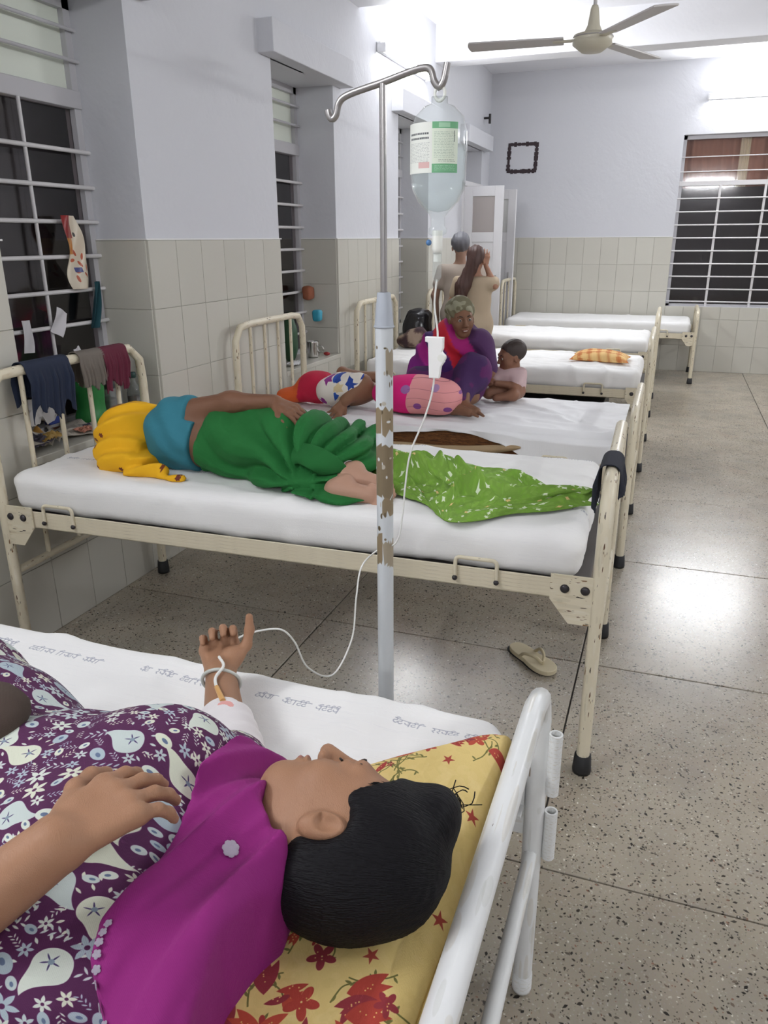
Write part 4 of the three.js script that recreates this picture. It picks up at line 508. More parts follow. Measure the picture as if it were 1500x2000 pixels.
{ // second sill
  const g = sdfMesh(((b) => (x, y, z) => b(x, y, z) + 0.006 * fbm(x * 16, y * 7, z * 16))(union([ell([-2.38, 0.84, -4.72], [0.05, 0.13, 0.06], 0.04), cap([-2.38, 0.93, -4.72], [-2.38, 1.02, -4.72], 0.04, 0.025, 0.05)])), [-2.46, 0.715, -4.82], [-2.3, 1.07, -4.62], 0.01); single('dark_green_bag', setUV(g, (x, y, z) => [z, y]), std([0.02, 0.075, 0.03], 0.5), 'dark green bag on the second sill behind the head rail', 'bag');
  const c = thing('steel_cup', 'shiny steel cup on the second window sill', 'cup', [-2.31, SILL, -4.93]); part('cup', lathe([[0, 0.002], [0.034, 0], [0.036, 0.01], [0.040, 0.105], [0.044, 0.112], [0.038, 0.112], [0.034, 0.012], [0, 0.01]], 28), std([0.6, 0.59, 0.57], 0.2, { metalness: 0.9 }), c); part('handle', new THREE.TorusGeometry(0.022, 0.004, 8, 16).translate(0.058, 0.06, 0), std([0.6, 0.59, 0.57], 0.25, { metalness: 0.9 }), c);
  single('red_tassel', new THREE.SphereGeometry(0.018, 10, 8).scale(1.4, 0.7, 0.8).translate(-2.26, SILL + 0.013, -5.05), std([0.35, 0.03, 0.03], 0.7), 'tiny red lump on the sill beside the steel cup', 'trinket');
  single('cyan_pouch', slab(-2.33, -2.27, 0.96, 1.04, -5.03, -4.97, 0.02, 0.012, (x, y, z) => 0.004 * noise(x * 40, y * 40, z * 40)), std([0.03, 0.32, 0.45], 0.5), 'cyan plastic pouch hanging by the second window frame', 'pouch');
  crumple('white_packet', 'flat white packet on the second sill behind the headboard', -2.28, SILL, -4.58, 0.07, 0.16, 0.03, std([0.6, 0.6, 0.6], 0.7), 23, 'packet');
  single('orange_cloth', slab(-2.44, -2.38, 1.10, 1.19, -5.15, -5.05, 0.02, 0.012, (x, y, z) => 0.006 * noise(x * 30, y * 30, z * 30)), clothMat([0.30, 0.10, 0.05]), 'rust coloured cloth stuffed in the second window bars', 'cloth');
}
{ // black bag and bundle on the third sill
  const g = sdfMesh(((b) => (x, y, z) => b(x, y, z) + 0.008 * fbm(x * 14, y * 14, z * 14))(union([ell([-2.06, 0.76, -6.55], [0.13, 0.15, 0.14], 0.05), ell([-2.04, 0.87, -6.55], [0.11, 0.06, 0.12], 0.05)])), [-2.25, 0.58, -6.75], [-1.85, 1.0, -6.35], 0.014);
  const b = single('black_bag', setUV(g, (x, y, z) => [x + z, y]), std([0.012, 0.011, 0.014], 0.22), 'shiny black holdall bag beyond the second headboard', 'bag');
  const h = sdfMesh(((b) => (x, y, z) => b(x, y, z) + 0.02 * fbm(x * 13, y * 13, z * 13))(union([ell([-1.93, 0.73, -6.0], [0.13, 0.065, 0.12], 0.06), ell([-1.88, 0.78, -5.98], [0.08, 0.05, 0.08], 0.05)])), [-2.13, 0.66, -6.2], [-1.7, 0.9, -5.8], 0.012); single('brown_bundle', setColor(setUV(h, (x, y, z) => [x, z + y]), (x, y, z) => { const t = noise(x * 22, y * 22, z * 22); return t > 0.15 ? [0.26, 0.19, 0.14] : t > -0.2 ? [0.10, 0.055, 0.045] : [0.045, 0.02, 0.025]; }), clothMat(0xffffff, { vertexColors: true }), 'brown printed cloth bundle at the head of the fourth bed', 'bundle');
  const st = thing('side_locker', 'small cream bedside locker beneath the black bag', 'locker', [-2.05, 0, -6.56]); const m = M.cream; part('cabinet', rbox(-0.15, 0.17, 0.05, 0.605, -0.17, 0.17, 0.006), m, st); part('door', rbox(0.17, 0.182, 0.09, 0.44, -0.15, 0.15, 0.004), m, st); part('drawer', rbox(0.17, 0.182, 0.46, 0.59, -0.15, 0.15, 0.004), m, st); for (const [x, z] of [[-0.13, -0.15], [0.15, -0.15], [-0.13, 0.15], [0.15, 0.15]]) part('leg', cyl([x, 0, z], [x, 0.05, z], 0.014), M.rubber, st);
}
// ---------------------------------------------------------------- drip stand, bottle and line
const SX = -0.575, SZ = -1.59;
{
  const t = thing('drip_stand', 'flaking grey painted drip stand with double hook between first and second bed', 'drip stand', [SX, 0, SZ]);
  const g = new THREE.CylinderGeometry(0.0195, 0.0195, 1.30, 28, 1, true); g.translate(0, 0.675, 0); part('lower_pole', g, M.pole, t); part('rim', new THREE.TorusGeometry(0.0205, 0.0025, 8, 28).rotateX(Math.PI / 2).translate(0, 1.322, 0), M.greyPlastic, t); part('collar', lathe([[0.0215, 1.322], [0.0195, 1.335], [0.0145, 1.392], [0.0085, 1.394], [0.0085, 1.322]], 24), M.greyPlastic, t);
  part('inner_pole', cyl([0, 1.3, 0], [0, 1.785, 0], 0.0072, 0.0072, 14), M.steel, t);
  part('hook_bar', new THREE.TubeGeometry(new THREE.CatmullRomCurve3([[-0.118, 1.745, 0.0], [-0.116, 1.735, 0], [-0.109, 1.728, 0], [-0.101, 1.734, 0], [-0.094, 1.755, 0], [-0.084, 1.765, 0], [0, 1.787, 0], [0.083, 1.806, 0], [0.096, 1.803, 0], [0.105, 1.781, 0], [0.115, 1.772, 0], [0.123, 1.782, 0], [0.128, 1.802, 0], [0.130, 1.812, 0]].map((p) => V(...p)), false, 'centripetal'), 90, 0.0068, 12), M.steel, t);
  part('base', lathe([[0, 0], [0.05, 0], [0.052, 0.02], [0.03, 0.035], [0.02, 0.06], [0, 0.06]], 24), M.pole, t); for (let k = 0; k < 4; k++) { const a = 0.5 + k * Math.PI / 2, e = [Math.cos(a) * 0.2, 0.014, Math.sin(a) * 0.2]; part('foot', pipe([V(0, 0.024, 0), V(...e)], 0.012, 0), M.pole, t); }
}
{
  const bx = SX + 0.116, b = thing('drip_bottle', 'clear plastic saline bottle with green printed label hanging from hook', 'bottle', [bx, 1.755, SZ + 0.0]);
  const prof = [[0.0, 0.0], [0.016, 0.0], [0.016, -0.012], [0.03, -0.017], [0.047, -0.034], [0.0545, -0.06], [0.0555, -0.10], [0.054, -0.15], [0.051, -0.165], [0.040, -0.187], [0.022, -0.205], [0.014, -0.214], [0.0135, -0.232], [0.018, -0.236], [0.018, -0.246], [0.012, -0.25]];
  part('bottle_body', lathe(prof, 40), M.plastic, b); part('hanger_loop', new THREE.TorusGeometry(0.010, 0.003, 8, 20).scale(1, 1.2, 1).translate(0, 0.006, 0), M.milky, b);
  part('saline', lathe([[0, -0.085], [0.0530, -0.085], [0.0530, -0.10], [0.0515, -0.15], [0.0485, -0.164], [0.0375, -0.185], [0.02, -0.202], [0.0, -0.206]], 40), M.fluid, b);
  const lg = new THREE.CylinderGeometry(0.0562, 0.0562, 0.088, 40, 1, true, 0, 2.18); lg.rotateY(-1.22); lg.translate(0, -0.093, 0); part('label', lg, M.label, b).userData.label = 'green and white printed label';
  part('stopper', lathe([[0.0, -0.24], [0.0105, -0.24], [0.0105, -0.275], [0.008, -0.285], [0, -0.285]], 20), M.milky, b);
  const line = thing('drip_line', 'clear drip tubing running from bottle to the patient wrist', 'tubing', [0, 0, 0]);
  part('drip_chamber', lathe([[0, 0], [0.0085, 0], [0.0092, -0.005], [0.0092, -0.05], [0.004, -0.058], [0, -0.058]], 18).translate(bx, 1.475, SZ), M.plastic, line); part('air_vent', new THREE.SphereGeometry(0.006, 12, 8).translate(bx - 0.017, 1.492, SZ + 0.004), M.bluePlastic, line); part('spike', cyl([bx, 1.455, SZ], [bx, 1.50, SZ], 0.0075), M.milky, line);
  part('tube', cord([[bx, 1.42, SZ], [bx - 0.004, 1.37, SZ], [bx + 0.004, 1.31, SZ], [bx + 0.001, 1.25, SZ + 0.005], [bx - 0.004, 1.19, SZ + 0.005], [bx - 0.02, 1.13, SZ + 0.01], [bx - 0.05, 1.05, SZ + 0.015], [bx - 0.062, 0.97, SZ + 0.015], [bx - 0.068, 0.90, SZ + 0.015], [bx - 0.085, 0.83, SZ + 0.01], [bx - 0.145, 0.79, SZ - 0.01], [bx - 0.165, 0.765, SZ + 0.03], [bx - 0.168, 0.70, SZ + 0.06], [bx - 0.17, 0.60, SZ + 0.09], [bx - 0.19, 0.54, SZ + 0.16], [bx - 0.215, 0.60, SZ + 0.24], [bx - 0.226, 0.68, SZ + 0.275], [bx - 0.235, 0.725, SZ + 0.31], [bx - 0.25, 0.735, SZ + 0.33], [bx - 0.29, 0.735, SZ + 0.37], [bx - 0.30, 0.735, SZ + 0.42]], 0.0021, 260, 8), M.tube, line);
  const cs = new THREE.Shape(); [[-0.0125, 0.032], [-0.019, 0.034], [-0.019, 0.041], [0.017, 0.041], [0.017, 0.02], [0.014, 0.012], [0.02, 0.004], [0.02, -0.008], [0.013, -0.018], [0.0095, -0.042], [-0.0095, -0.042]].forEach(([a, b], k) => (k ? cs.lineTo(a, b) : cs.moveTo(a, b))); const cg = new THREE.ExtrudeGeometry(cs, { depth: 0.012, bevelEnabled: true, bevelSize: 0.0015, bevelThickness: 0.0015, bevelSegments: 2 }); cg.translate(bx, 1.262, SZ - 0.002); const rc = part('roller_clamp', cg, M.clamp, line); part('roller', cyl([bx + 0.016, 1.262, SZ - 0.003], [bx + 0.016, 1.262, SZ + 0.013], 0.008), M.milky, rc);
}

// ---------------------------------------------------------------- people
const topOf = (f, x, z, y0, floor) => { let y = y0; for (let k = 0; k < 90; k++) { const d = f(x, y, z); if (d < 0.001) return Math.max(y, floor); y -= Math.max(0.002, d * 0.8); if (y < floor) return floor; } return Math.max(y, floor); };
const strandBump = grey(256, (u, v) => 0.5 + 0.3 * tileN(u, v * 0.12, 40, 2) + 0.25 * tileN(u, v * 0.2, 90, 5));
const hairMat = std([0.0065, 0.006, 0.0075], 0.55, { specularIntensity: 0.28, bumpMap: strandBump, bumpScale: 0.002 });
floral.repeat.set(1 / 0.47, 1 / 0.47);
{ // patient lying on the nearest bed, head on the pillow, face turned to the far side
  const P = thing('person', 'woman lying on near bed in plum floral tunic and magenta scarf', 'person', [0, 0, 0]);
  const skin = skinMat([0.34, 0.18, 0.105]);
  const H = headFrame([-0.303, 0.834, -0.668], [0.95, -0.06, -0.24], [-0.13, 0.57, -0.80], 0.90);
  const shL = [-0.43, 0.815, -0.425], elL = [-0.635, 0.845, -0.305], wrL = [-0.482, 0.972, -0.427];
  const shR = [-0.47, 0.775, -0.73], elR = [-0.575, 0.75, -0.86], wrR = [-0.705, 0.748, -1.055];
  const neck = [cap(H.w(0, -0.05, -0.02), [-0.46, 0.795, -0.61], 0.052, 0.06, 0.03), ell([-0.52, 0.79, -0.60], [0.09, 0.07, 0.15], 0.05)];
  const core = [ell([-0.52, 0.79, -0.59], [0.11, 0.095, 0.17], 0.05), ell([-0.64, 0.80, -0.59], [0.17, 0.115, 0.165], 0.06), ell([-0.82, 0.80, -0.60], [0.16, 0.105, 0.155], 0.06), ell([-0.98, 0.80, -0.66], [0.18, 0.12, 0.19], 0.06), cap([-1.05, 0.79, -0.76], [-1.5, 0.78, -0.78], 0.10, 0.08, 0.06), cap([-1.05, 0.79, -0.56], [-1.5, 0.78, -0.55], 0.10, 0.08, 0.06), ell([-0.555, 0.845, -0.505], [0.085, 0.075, 0.085], 0.06), ell([-0.555, 0.84, -0.675], [0.085, 0.07, 0.085], 0.06)];
  const armL = [cap(shL, elL, 0.046, 0.042, 0.03), cap(elL, wrL, 0.041, 0.028, 0.03)], armR = [cap(shR, elR, 0.044, 0.038, 0.03), cap(elR, wrR, 0.039, 0.027, 0.03)];
  const handL = handField(wrL, [0.035, 0.012, -0.10], [-0.12, -1, -0.1], 1, 0.90, [0.40, 0.38, 0.4, 0.45], 0.3, 0.10);
  const handR = handField(wrR, [-0.48, 0.16, -0.8], [0.1, 1, 0.25], 1, 0.92, [1.12, 1.16, 1.2, 1.22], 0.85, 0.01);
  const hd = headField(H), bodyF = union([...neck, ...armL, ...armR]);
  const geo = joinMeshes([
    sdfMesh(bodyF, [-0.82, 0.66, -1.10], [-0.28, 1.04, -0.26], 0.007),
    sdfMesh((x, y, z) => smin(hd(x, y, z), neck[0](x, y, z), 0.03), ...bounds([H.w(0, 0, 0)], 0.145), 0.0026),
    sdfMesh((x, y, z) => smin(handL(x, y, z), armL[1](x, y, z), 0.012), ...bounds([add(wrL, [[0.05, -0.02, -0.085], 0.95])], 0.115), 0.003),
    sdfMesh((x, y, z) => smin(handR(x, y, z), armR[1](x, y, z), 0.012), ...bounds([add(wrR, [[-0.5, 0.2, -0.8], 0.07])], 0.095), 0.003)]);
  setUV(geo, (x, y, z) => [x + y, z + y]); part('body', geo, skin, P);
  faceParts(P, H, { eyes: false });
  for (const q of [-1, 1]) part('eyelash', new THREE.TubeGeometry(new THREE.CatmullRomCurve3([[0.018, -0.005, 0.09], [0.031, -0.0085, 0.0895], [0.044, -0.004, 0.083]].map(([x, y, z]) => V(...H.w(q * x, y, z)))), 10, 0.0014, 6), M.brow, P);
  part('lips', sdfMesh(((l) => (x, y, z) => { const [a, b, c] = H.l(x, y, z); return l(a, b, c); })(union([ell([0, -0.056, 0.0885], [0.019, 0.005, 0.009], 0.004), ell([0, -0.066, 0.0875], [0.017, 0.0055, 0.009], 0.003)])), ...bounds([H.w(0, -0.06, 0.088)], 0.03), 0.0025), skinMat([0.36, 0.15, 0.12]), P);
  // hair: cap, loose bulk on the pillow and a knot by the crown
  const hs = union([ell([0, 0.038, -0.022], [0.086, 0.098, 0.101], 0.02), ell([-0.01, -0.02, -0.065], [0.07, 0.07, 0.05], 0.05), ell([0.01, 0.09, -0.01], [0.06, 0.05, 0.075], 0.05)]), knot = union([ell([0.0, 0.125, 0.035], [0.045, 0.036, 0.042], 0.03)]), face = union([ell([0, -0.038, 0.085], [0.082, 0.108, 0.080], 0.02), ell([0, -0.12, 0.02], [0.12, 0.09, 0.10], 0.02), ell([0.085, -0.018, 0.01], [0.03, 0.04, 0.036], 0.02), ell([-0.085, -0.018, 0.01], [0.03, 0.04, 0.036], 0.02)]);
  const hairF = (x, y, z) => { const [a, b, c] = H.l(x, y, z); let d = smin(hs(a, b, c), knot(a, b, c), 0.02); d = smax(d, -face(a, b, c), 0.012); const ang = Math.atan2(a, c + 0.03); return d * 1.0 + 0.0006 * Math.sin(ang * 70 + b * 30 + 3 * noise(a * 20, b * 20, c * 20)) + 0.002 * noise(a * 30, b * 8, c * 30); };
  const hair = part('hair', setUV(sdfMesh(hairF, ...bounds([H.w(0, 0.02, -0.03)], 0.185), 0.0038), (x, y, z) => { const [a, b, c] = H.l(x, y, z); return [Math.atan2(a, c + 0.03) * 0.6, b * 3]; }), hairMat, P);
  { const r = rng(83), L = []; for (let k = 0; k < 9; k++) { const a = (r() - 0.35) * 0.09, c0 = H.w(0.02 + a, 0.10 + r() * 0.04, 0.03 + r() * 0.03), c1 = H.w(0.035 + a * 1.3, 0.14 + r() * 0.035, 0.06 + r() * 0.035), c2 = H.w(0.05 + a * 1.5, 0.145 + r() * 0.05, 0.065 + r() * 0.055); L.push(cord([c0, c1, c2], 0.0008, 8, 4)); } for (let k = 0; k < 60; k++) { const th = -0.6 + r() * 2.6, s = 0.086; const p = (q, o) => H.w(Math.sin(th) * (s + o), 0.075 - q * 0.12, Math.cos(th) * 0.1 - 0.03); L.push(cord([H.w(0.02 * r(), 0.125, 0.0), p(0.1, 0.004), p(0.5, 0.007), p(0.9, 0.003)], 0.0007, 10, 4)); } const w = part('loose_strands', merge(L), hairMat, hair); w.userData.kind = 'stuff'; }
  // tunic
  const tun = union([...core.map((f) => { const g = inflate(f, 0.014); g.k = 0.05; return g; }), cap(shL, add(shL, [add(elL, [shL, -1]), 0.8]), 0.062, 0.055, 0.05), cap(shR, add(shR, [[-0.105, -0.025, -0.13], 0.66]), 0.060, 0.055, 0.05), ell([-0.86, 0.775, -0.715], [0.16, 0.125, 0.10], 0.05)]);
  const tunF = (x, y, z) => { let d = tun(x, y, z) + 0.008 * fbm(x * 7, y * 7, z * 9) + 0.005 * Math.sin(x * 40 + 6 * noise(x * 4, y * 4, z * 6)) * sstep(-0.55, -0.75, x); d = smax(d, 0.672 - y, 0.02); return smax(d, x + 0.385, 0.01); };
  const tg = sdfMesh(tunF, [-1.62, 0.66, -0.98], [-0.34, 1.02, -0.22], 0.009); setUV(tg, (x, y, z) => [x + 0.15 * y, z + (2 * sstep(-0.70, -0.42, z) - 1) * (0.93 - y) * 0.8]); part('tunic', tg, clothMat(0xffffff, { map: floral }), P);
  // scarf laid round the neck and over the near shoulder
  const under = (() => { const b = union([tunF, ...neck.map((f) => inflate(f, 0.004))].map((f) => { f.k = 0.03; return f; })); return b; })();
  const PG = [[-0.415, -0.86], [-0.445, -0.82], [-0.475, -0.75], [-0.47, -0.65], [-0.447, -0.56], [-0.440, -0.48], [-0.440, -0.425], [-0.425, -0.392], [-0.395, -0.368], [-0.37, -0.33], [-0.34, -0.28], [-0.29, -0.30], [-0.325, -0.40], [-0.335, -0.46], [-0.332, -0.52], [-0.322, -0.565], [-0.33, -0.595], [-0.355, -0.605], [-0.385, -0.635], [-0.40, -0.70], [-0.395, -0.78], [-0.385, -0.84]];
  const inPoly = (x, z) => { let d = 1e9, ins = false; for (let i = 0, j = PG.length - 1; i < PG.length; j = i++) { const [ax, az] = PG[j], [bx, bz] = PG[i], ex = bx - ax, ez = bz - az, t = clamp(((x - ax) * ex + (z - az) * ez) / (ex * ex + ez * ez), 0, 1); d = Math.min(d, Math.hypot(x - ax - ex * t, z - az - ez * t)); if ((az > z) !== (bz > z) && x < (bx - ax) * (z - az) / (bz - az) + ax) ins = !ins; } return ins ? -d : d; };
  const vol = union([under, ell([-0.375, 0.80, -0.46], [0.085, 0.085, 0.13], 0.05), ell([-0.345, 0.765, -0.40], [0.07, 0.06, 0.12], 0.05), ell([-0.40, 0.82, -0.60], [0.05, 0.055, 0.08], 0.05)]);
  const scarfF = (x, y, z) => { const s = x + 0.42 + 0.10 * (z + 0.5), ph = s * 95 + 1.8 * Math.sin(z * 9) + 1.5 * noise(x * 9, y * 6, z * 9), f = 0.0105 * Math.pow(0.5 + 0.5 * Math.sin(ph), 1.6) + 0.004 * Math.pow(0.5 + 0.5 * Math.sin(ph * 1.9 + 1 + z * 14), 3); return smax(smax(vol(x, y, z) - 0.006 - f, inPoly(x, z), 0.006), 0.69 - y, 0.004); };
  const scarf = part('scarf', setUV(sdfMesh(scarfF, [-0.50, 0.68, -0.88], [-0.27, 1.0, -0.26], 0.0042), (x, y, z) => [x + y, z]), clothMat([0.23, 0.006, 0.145], { sheen: 0.3, sheenRoughness: 0.5, sheenColor: C(0.4, 0.06, 0.3) }), P);
  const spot = (x, z, r, n) => { const y = topOf(scarfF, x, z, 1.05, 0.69), e = 0.004, ny = nrm([topOf(scarfF, x - e, z, 1.05, 0.69) - topOf(scarfF, x + e, z, 1.05, 0.69), 2 * e, topOf(scarfF, x, z - e, 1.05, 0.69) - topOf(scarfF, x, z + e, 1.05, 0.69)]), L = []; for (let k = 0; k <= n; k++) { const th = k * 6.283 / n, q = k === n ? 0 : r * 0.6, g = new THREE.SphereGeometry(r * 0.45, 8, 6).scale(1, 0.35, 1); g.translate(Math.cos(th) * q, 0, Math.sin(th) * q); L.push(g); } const m = merge(L); m.applyQuaternion(new THREE.Quaternion().setFromUnitVectors(V(0, 1, 0), V(...ny))); m.translate(x + ny[0] * 0.0015, y + ny[1] * 0.0015, z + ny[2] * 0.0015); part('embroidered_flower', m, clothMat([0.62, 0.55, 0.66]), scarf); };
  spot(-0.378, -0.555, 0.0095, 7); for (let k = 0; k < 9; k++) { const t = k / 8; spot(lerp(-0.425, -0.375, t * t), lerp(-0.42, -0.352, t), 0.0042, 5); }
  // bandage, bangles, cannula
  const ba = union([cap(add(elR, [[0.1, 0.02, 0.11], 0.18]), add(elR, [[-0.13, 0, -0.195], 0.26]), 0.054, 0.047, 0.01)]); part('bandage', setUV(sdfMesh((x, y, z) => ba(x, y, z) + 0.002 * Math.sin(x * 160 + z * 90), ...bounds([elR], 0.1), 0.004), (x, y, z) => [x, z]), clothMat([0.78, 0.74, 0.74]), P).userData.label = 'white gauze bandage around the elbow';
  const ring = (c, ax, r, q, mat, nm) => { const g = new THREE.TorusGeometry(r, q, 10, 40); g.applyQuaternion(new THREE.Quaternion().setFromUnitVectors(V(0, 0, 1), V(...nrm(ax)))); g.translate(...c); part(nm, g, mat, P); };
  ring(add(wrR, [[0.13, 0, 0.195], 0.12]), [-0.3, 0.35, -0.9], 0.034, 0.0034, std([0.52, 0.54, 0.50], 0.3), 'bangle'); ring(add(wrL, [[-0.153, -0.12, 0.143], 0.46]), [0.153, 0.12, -0.143], 0.041, 0.003, std([0.66, 0.66, 0.52], 0.3), 'bangle');
  const top = (t) => add(elR, [add(wrR, [elR, -1]), t]); part('cannula_tube', cord([add(top(1.02), [[0, 1, 0], 0.032]), add(top(0.86), [[0.2, 1, 0], 0.036]), add(top(0.66), [[-0.3, 1, 0], 0.036]), add(top(0.5), [[-0.25, 1, 0], 0.038]), add(top(0.3), [[0, 1, 0], 0.041])], 0.0028, 50), M.tube, P); part('injection_port', cyl(add(top(0.5), [[-0.25, 1, 0], 0.040]), add(top(0.3), [[0, 1, 0], 0.044]), 0.004, 0.005), std([0.65, 0.36, 0.12], 0.4), P); part('tape', new THREE.SphereGeometry(0.012, 14, 10).scale(1.2, 0.5, 1).translate(...add(top(0.24), [[0.1, 1, 0], 0.045])), std([0.75, 0.36, 0.33], 0.7), P);
}
{ // pillow
  const cx = -0.385, cz = -0.66, hw = 0.215, hd = 0.40; pillowPrint.repeat.set(1, 1);
  const PL = [[-0.185, -1.045], [-0.255, -0.975], [-0.36, -0.90], [-0.47, -0.78], [-0.50, -0.62], [-0.50, -0.45], [-0.47, -0.33], [-0.43, -0.29]], PR = [[-0.162, -1.05], [-0.16, -0.98], [-0.16, -0.88], [-0.162, -0.76], [-0.165, -0.63], [-0.17, -0.50], [-0.18, -0.37], [-0.20, -0.29]];
  const shape = (s, t, side) => { const u = s * 2 - 1, v = t * 2 - 1, e = Math.pow(Math.max(0, 1 - Math.pow(Math.abs(u), 3.2)), 0.55) * Math.pow(Math.max(0, 1 - Math.pow(Math.abs(v), 4)), 0.55), a = poly(PL, t), b = poly(PR, t), x = lerp(a[0], b[0], s), z = lerp(a[1], b[1], s); const dent = 0.035 * Math.exp(-Math.pow((x + 0.29) / 0.12, 2) - Math.pow((z + 0.64) / 0.14, 2)); const y = side > 0 ? 0.725 + 0.058 * e - dent + 0.004 * fbm(x * 12, 1, z * 12) * e + 0.005 * Math.sin(x * 30 + z * 12) * e * sstep(0.2, 0.9, Math.abs(u)) : 0.725 - 0.03 * e; return V(x, y, z); };
  const g = merge([1, -1].map((q) => { const a = cloth(60, 90, (s, t) => shape(s, t, q), 0.001); return a; })); setUV(g, (x, y, z) => [(x - cx + hw) / (2 * hw) - 0.05, 1 - (z - cz + hd) / (2 * hd)]);
  single('pillow', g, clothMat(0xffffff, { map: pillowPrint }), 'yellow pillow with red blossom print under the patient head', 'pillow');
}
{ // bundle at the left edge of the nearest bed
  const g = sdfMesh(((b) => (x, y, z) => b(x, y, z) + 0.006 * fbm(x * 12, y * 12, z * 12))(union([ell([-0.785, 0.925, -0.60], [0.075, 0.035, 0.075], 0.03)])), [-0.9, 0.86, -0.71], [-0.67, 1.0, -0.50], 0.01); single('brown_pouch', setUV(g, (x, y, z) => [x, z]), clothMat([0.055, 0.035, 0.025]), 'dark brown cloth pouch resting on the patient at left edge', 'pouch');
  const h = cloth(30, 30, (s, t) => V(lerp(-1.20, -0.92, s), 0.912 + 0.012 * Math.sin(s * 3) - 0.12 * sstep(0.35, 1, t) + 0.006 * noise(s * 8, t * 8, 3), lerp(-0.66, -0.86, t)), 0.004); single('beige_towel', h, clothMat([0.50, 0.42, 0.38]), 'pale beige cloth behind the brown pouch on the nearest bed', 'cloth');
}
{ // woman in green asleep on her side
  const P = thing('person', 'woman asleep with her back turned, in teal blouse and green wrap', 'person', [0, 0, 0]); const skin = skinMat([0.20, 0.095, 0.055]), sole = [0.46, 0.27, 0.19];
  const sh = [-1.575, 0.925, -2.22], el = [-1.36, 0.98, -2.24], wr = [-1.20, 0.992, -2.245];
  const torso = [ell([-1.575, 0.855, -2.255], [0.125, 0.115, 0.12], 0.05), ell([-1.45, 0.84, -2.25], [0.12, 0.098, 0.11], 0.06), ell([-1.21, 0.845, -2.25], [0.19, 0.105, 0.125], 0.06), cap([-1.68, 0.86, -2.29], [-1.80, 0.85, -2.31], 0.05, 0.05, 0.04), ell([-1.83, 0.85, -2.33], [0.10, 0.075, 0.09], 0.04)];
  const arm = [cap(sh, el, 0.050, 0.037, 0.03), cap(el, wr, 0.036, 0.025, 0.03)], hand = handField(wr, [0.9, -0.28, 0.12], [0.1, -1, -0.2], -1, 0.92, [0.30, 0.3, 0.28, 0.3], 0.2, 0.05);
  const legs = [cap([-0.97, 0.80, -2.36], [-0.91, 0.79, -2.18], 0.055, 0.034, 0.03), cap([-0.96, 0.785, -2.28], [-0.905, 0.765, -2.10], 0.05, 0.034, 0.03)];
  const foot = (a, d, f) => union([cap(a, add(a, [d, 0.10]), 0.036, 0.026, 0.03), cap(add(a, [d, -0.02]), add(a, [d, 0.01], [[0, 0.02, -0.02], 1]), 0.034, 0.03, 0.02), ...[0, 1, 2, 3, 4].map((k) => { const o = [[0, 1, -0.3], (k - 2) * 0.0125]; const b = add(a, [d, 0.12 - Math.abs(k - 1) * 0.006], o); return cap(b, add(b, [d, 0.035], [f, 0.008]), k === 4 ? 0.011 : 0.0085, k === 4 ? 0.010 : 0.0075, 0.006); })]);
  const f1 = foot([-0.895, 0.788, -2.16], nrm([0.98, -0.12, 0.1]), [0, -0.6, 0.5]), f2 = foot([-0.90, 0.765, -2.085], nrm([0.98, -0.02, 0.06]), [0, -0.6, 0.5]);
  const inner = [torso[0], ell([-1.45, 0.84, -2.25], [0.11, 0.094, 0.106], 0.06), ell([-1.2, 0.835, -2.27], [0.16, 0.06, 0.08], 0.05), torso[3], torso[4]]; const hF = headField(headFrame([-1.85, 0.85, -2.34], [-0.98, 0.05, -0.1], [0, -0.15, -1], 0.95)); const bF = union([...inner, ...arm, ...legs]);
  const g = joinMeshes([sdfMesh((x, y, z) => smin(bF(x, y, z), hF(x, y, z), 0.03), [-2.02, 0.72, -2.52], [-0.86, 1.08, -2.05], 0.011), sdfMesh((x, y, z) => smin(hand(x, y, z), arm[1](x, y, z), 0.012), ...bounds([add(wr, [[0.9, -0.4, 0.1], 0.08])], 0.11), 0.0036), sdfMesh((x, y, z) => Math.min(f1(x, y, z), f2(x, y, z)), [-1.0, 0.70, -2.32], [-0.66, 0.88, -1.98], 0.0045)]);
  setUV(g, (x, y, z) => [x, y + z]); setColor(g, (x, y, z) => (x > -1.03 && y < 0.86 ? sole : [0.20, 0.095, 0.055])); const sm = skinMat(0xffffff); sm.vertexColors = true; part('body', g, sm, P);
  const bl = union([inflateK(torso[0], 0.012), inflateK(torso[1], 0.012), cap(sh, add(sh, [add(el, [sh, -1]), 0.3]), 0.062, 0.056, 0.03)]); function inflateK(f, r) { const q = inflate(f, r); q.k = f.k; return q; }
  const armAxis = (x, y, z) => Math.hypot(y - lerp(sh[1], el[1], clamp((x - sh[0]) / (el[0] - sh[0]), 0, 1)), z - lerp(sh[2], el[2], clamp((x - sh[0]) / (el[0] - sh[0]), 0, 1)));
  part('blouse', setUV(sdfMesh((x, y, z) => { let d = bl(x, y, z) + 0.004 * fbm(x * 12, y * 12, z * 12) + 0.003 * Math.sin(y * 60 + x * 40 + 4 * noise(x * 8, y * 8, z * 8)); const cut = armAxis(x, y, z) < 0.075 && y > 0.925 ? x + 1.505 : x + 1.475 - (y - 0.86) * 0.10; return smax(d, cut, 0.006); }, [-1.80, 0.72, -2.45], [-1.46, 1.06, -2.1], 0.008), (x, y, z) => [x, y]), clothMat([0.03, 0.19, 0.25]), P);
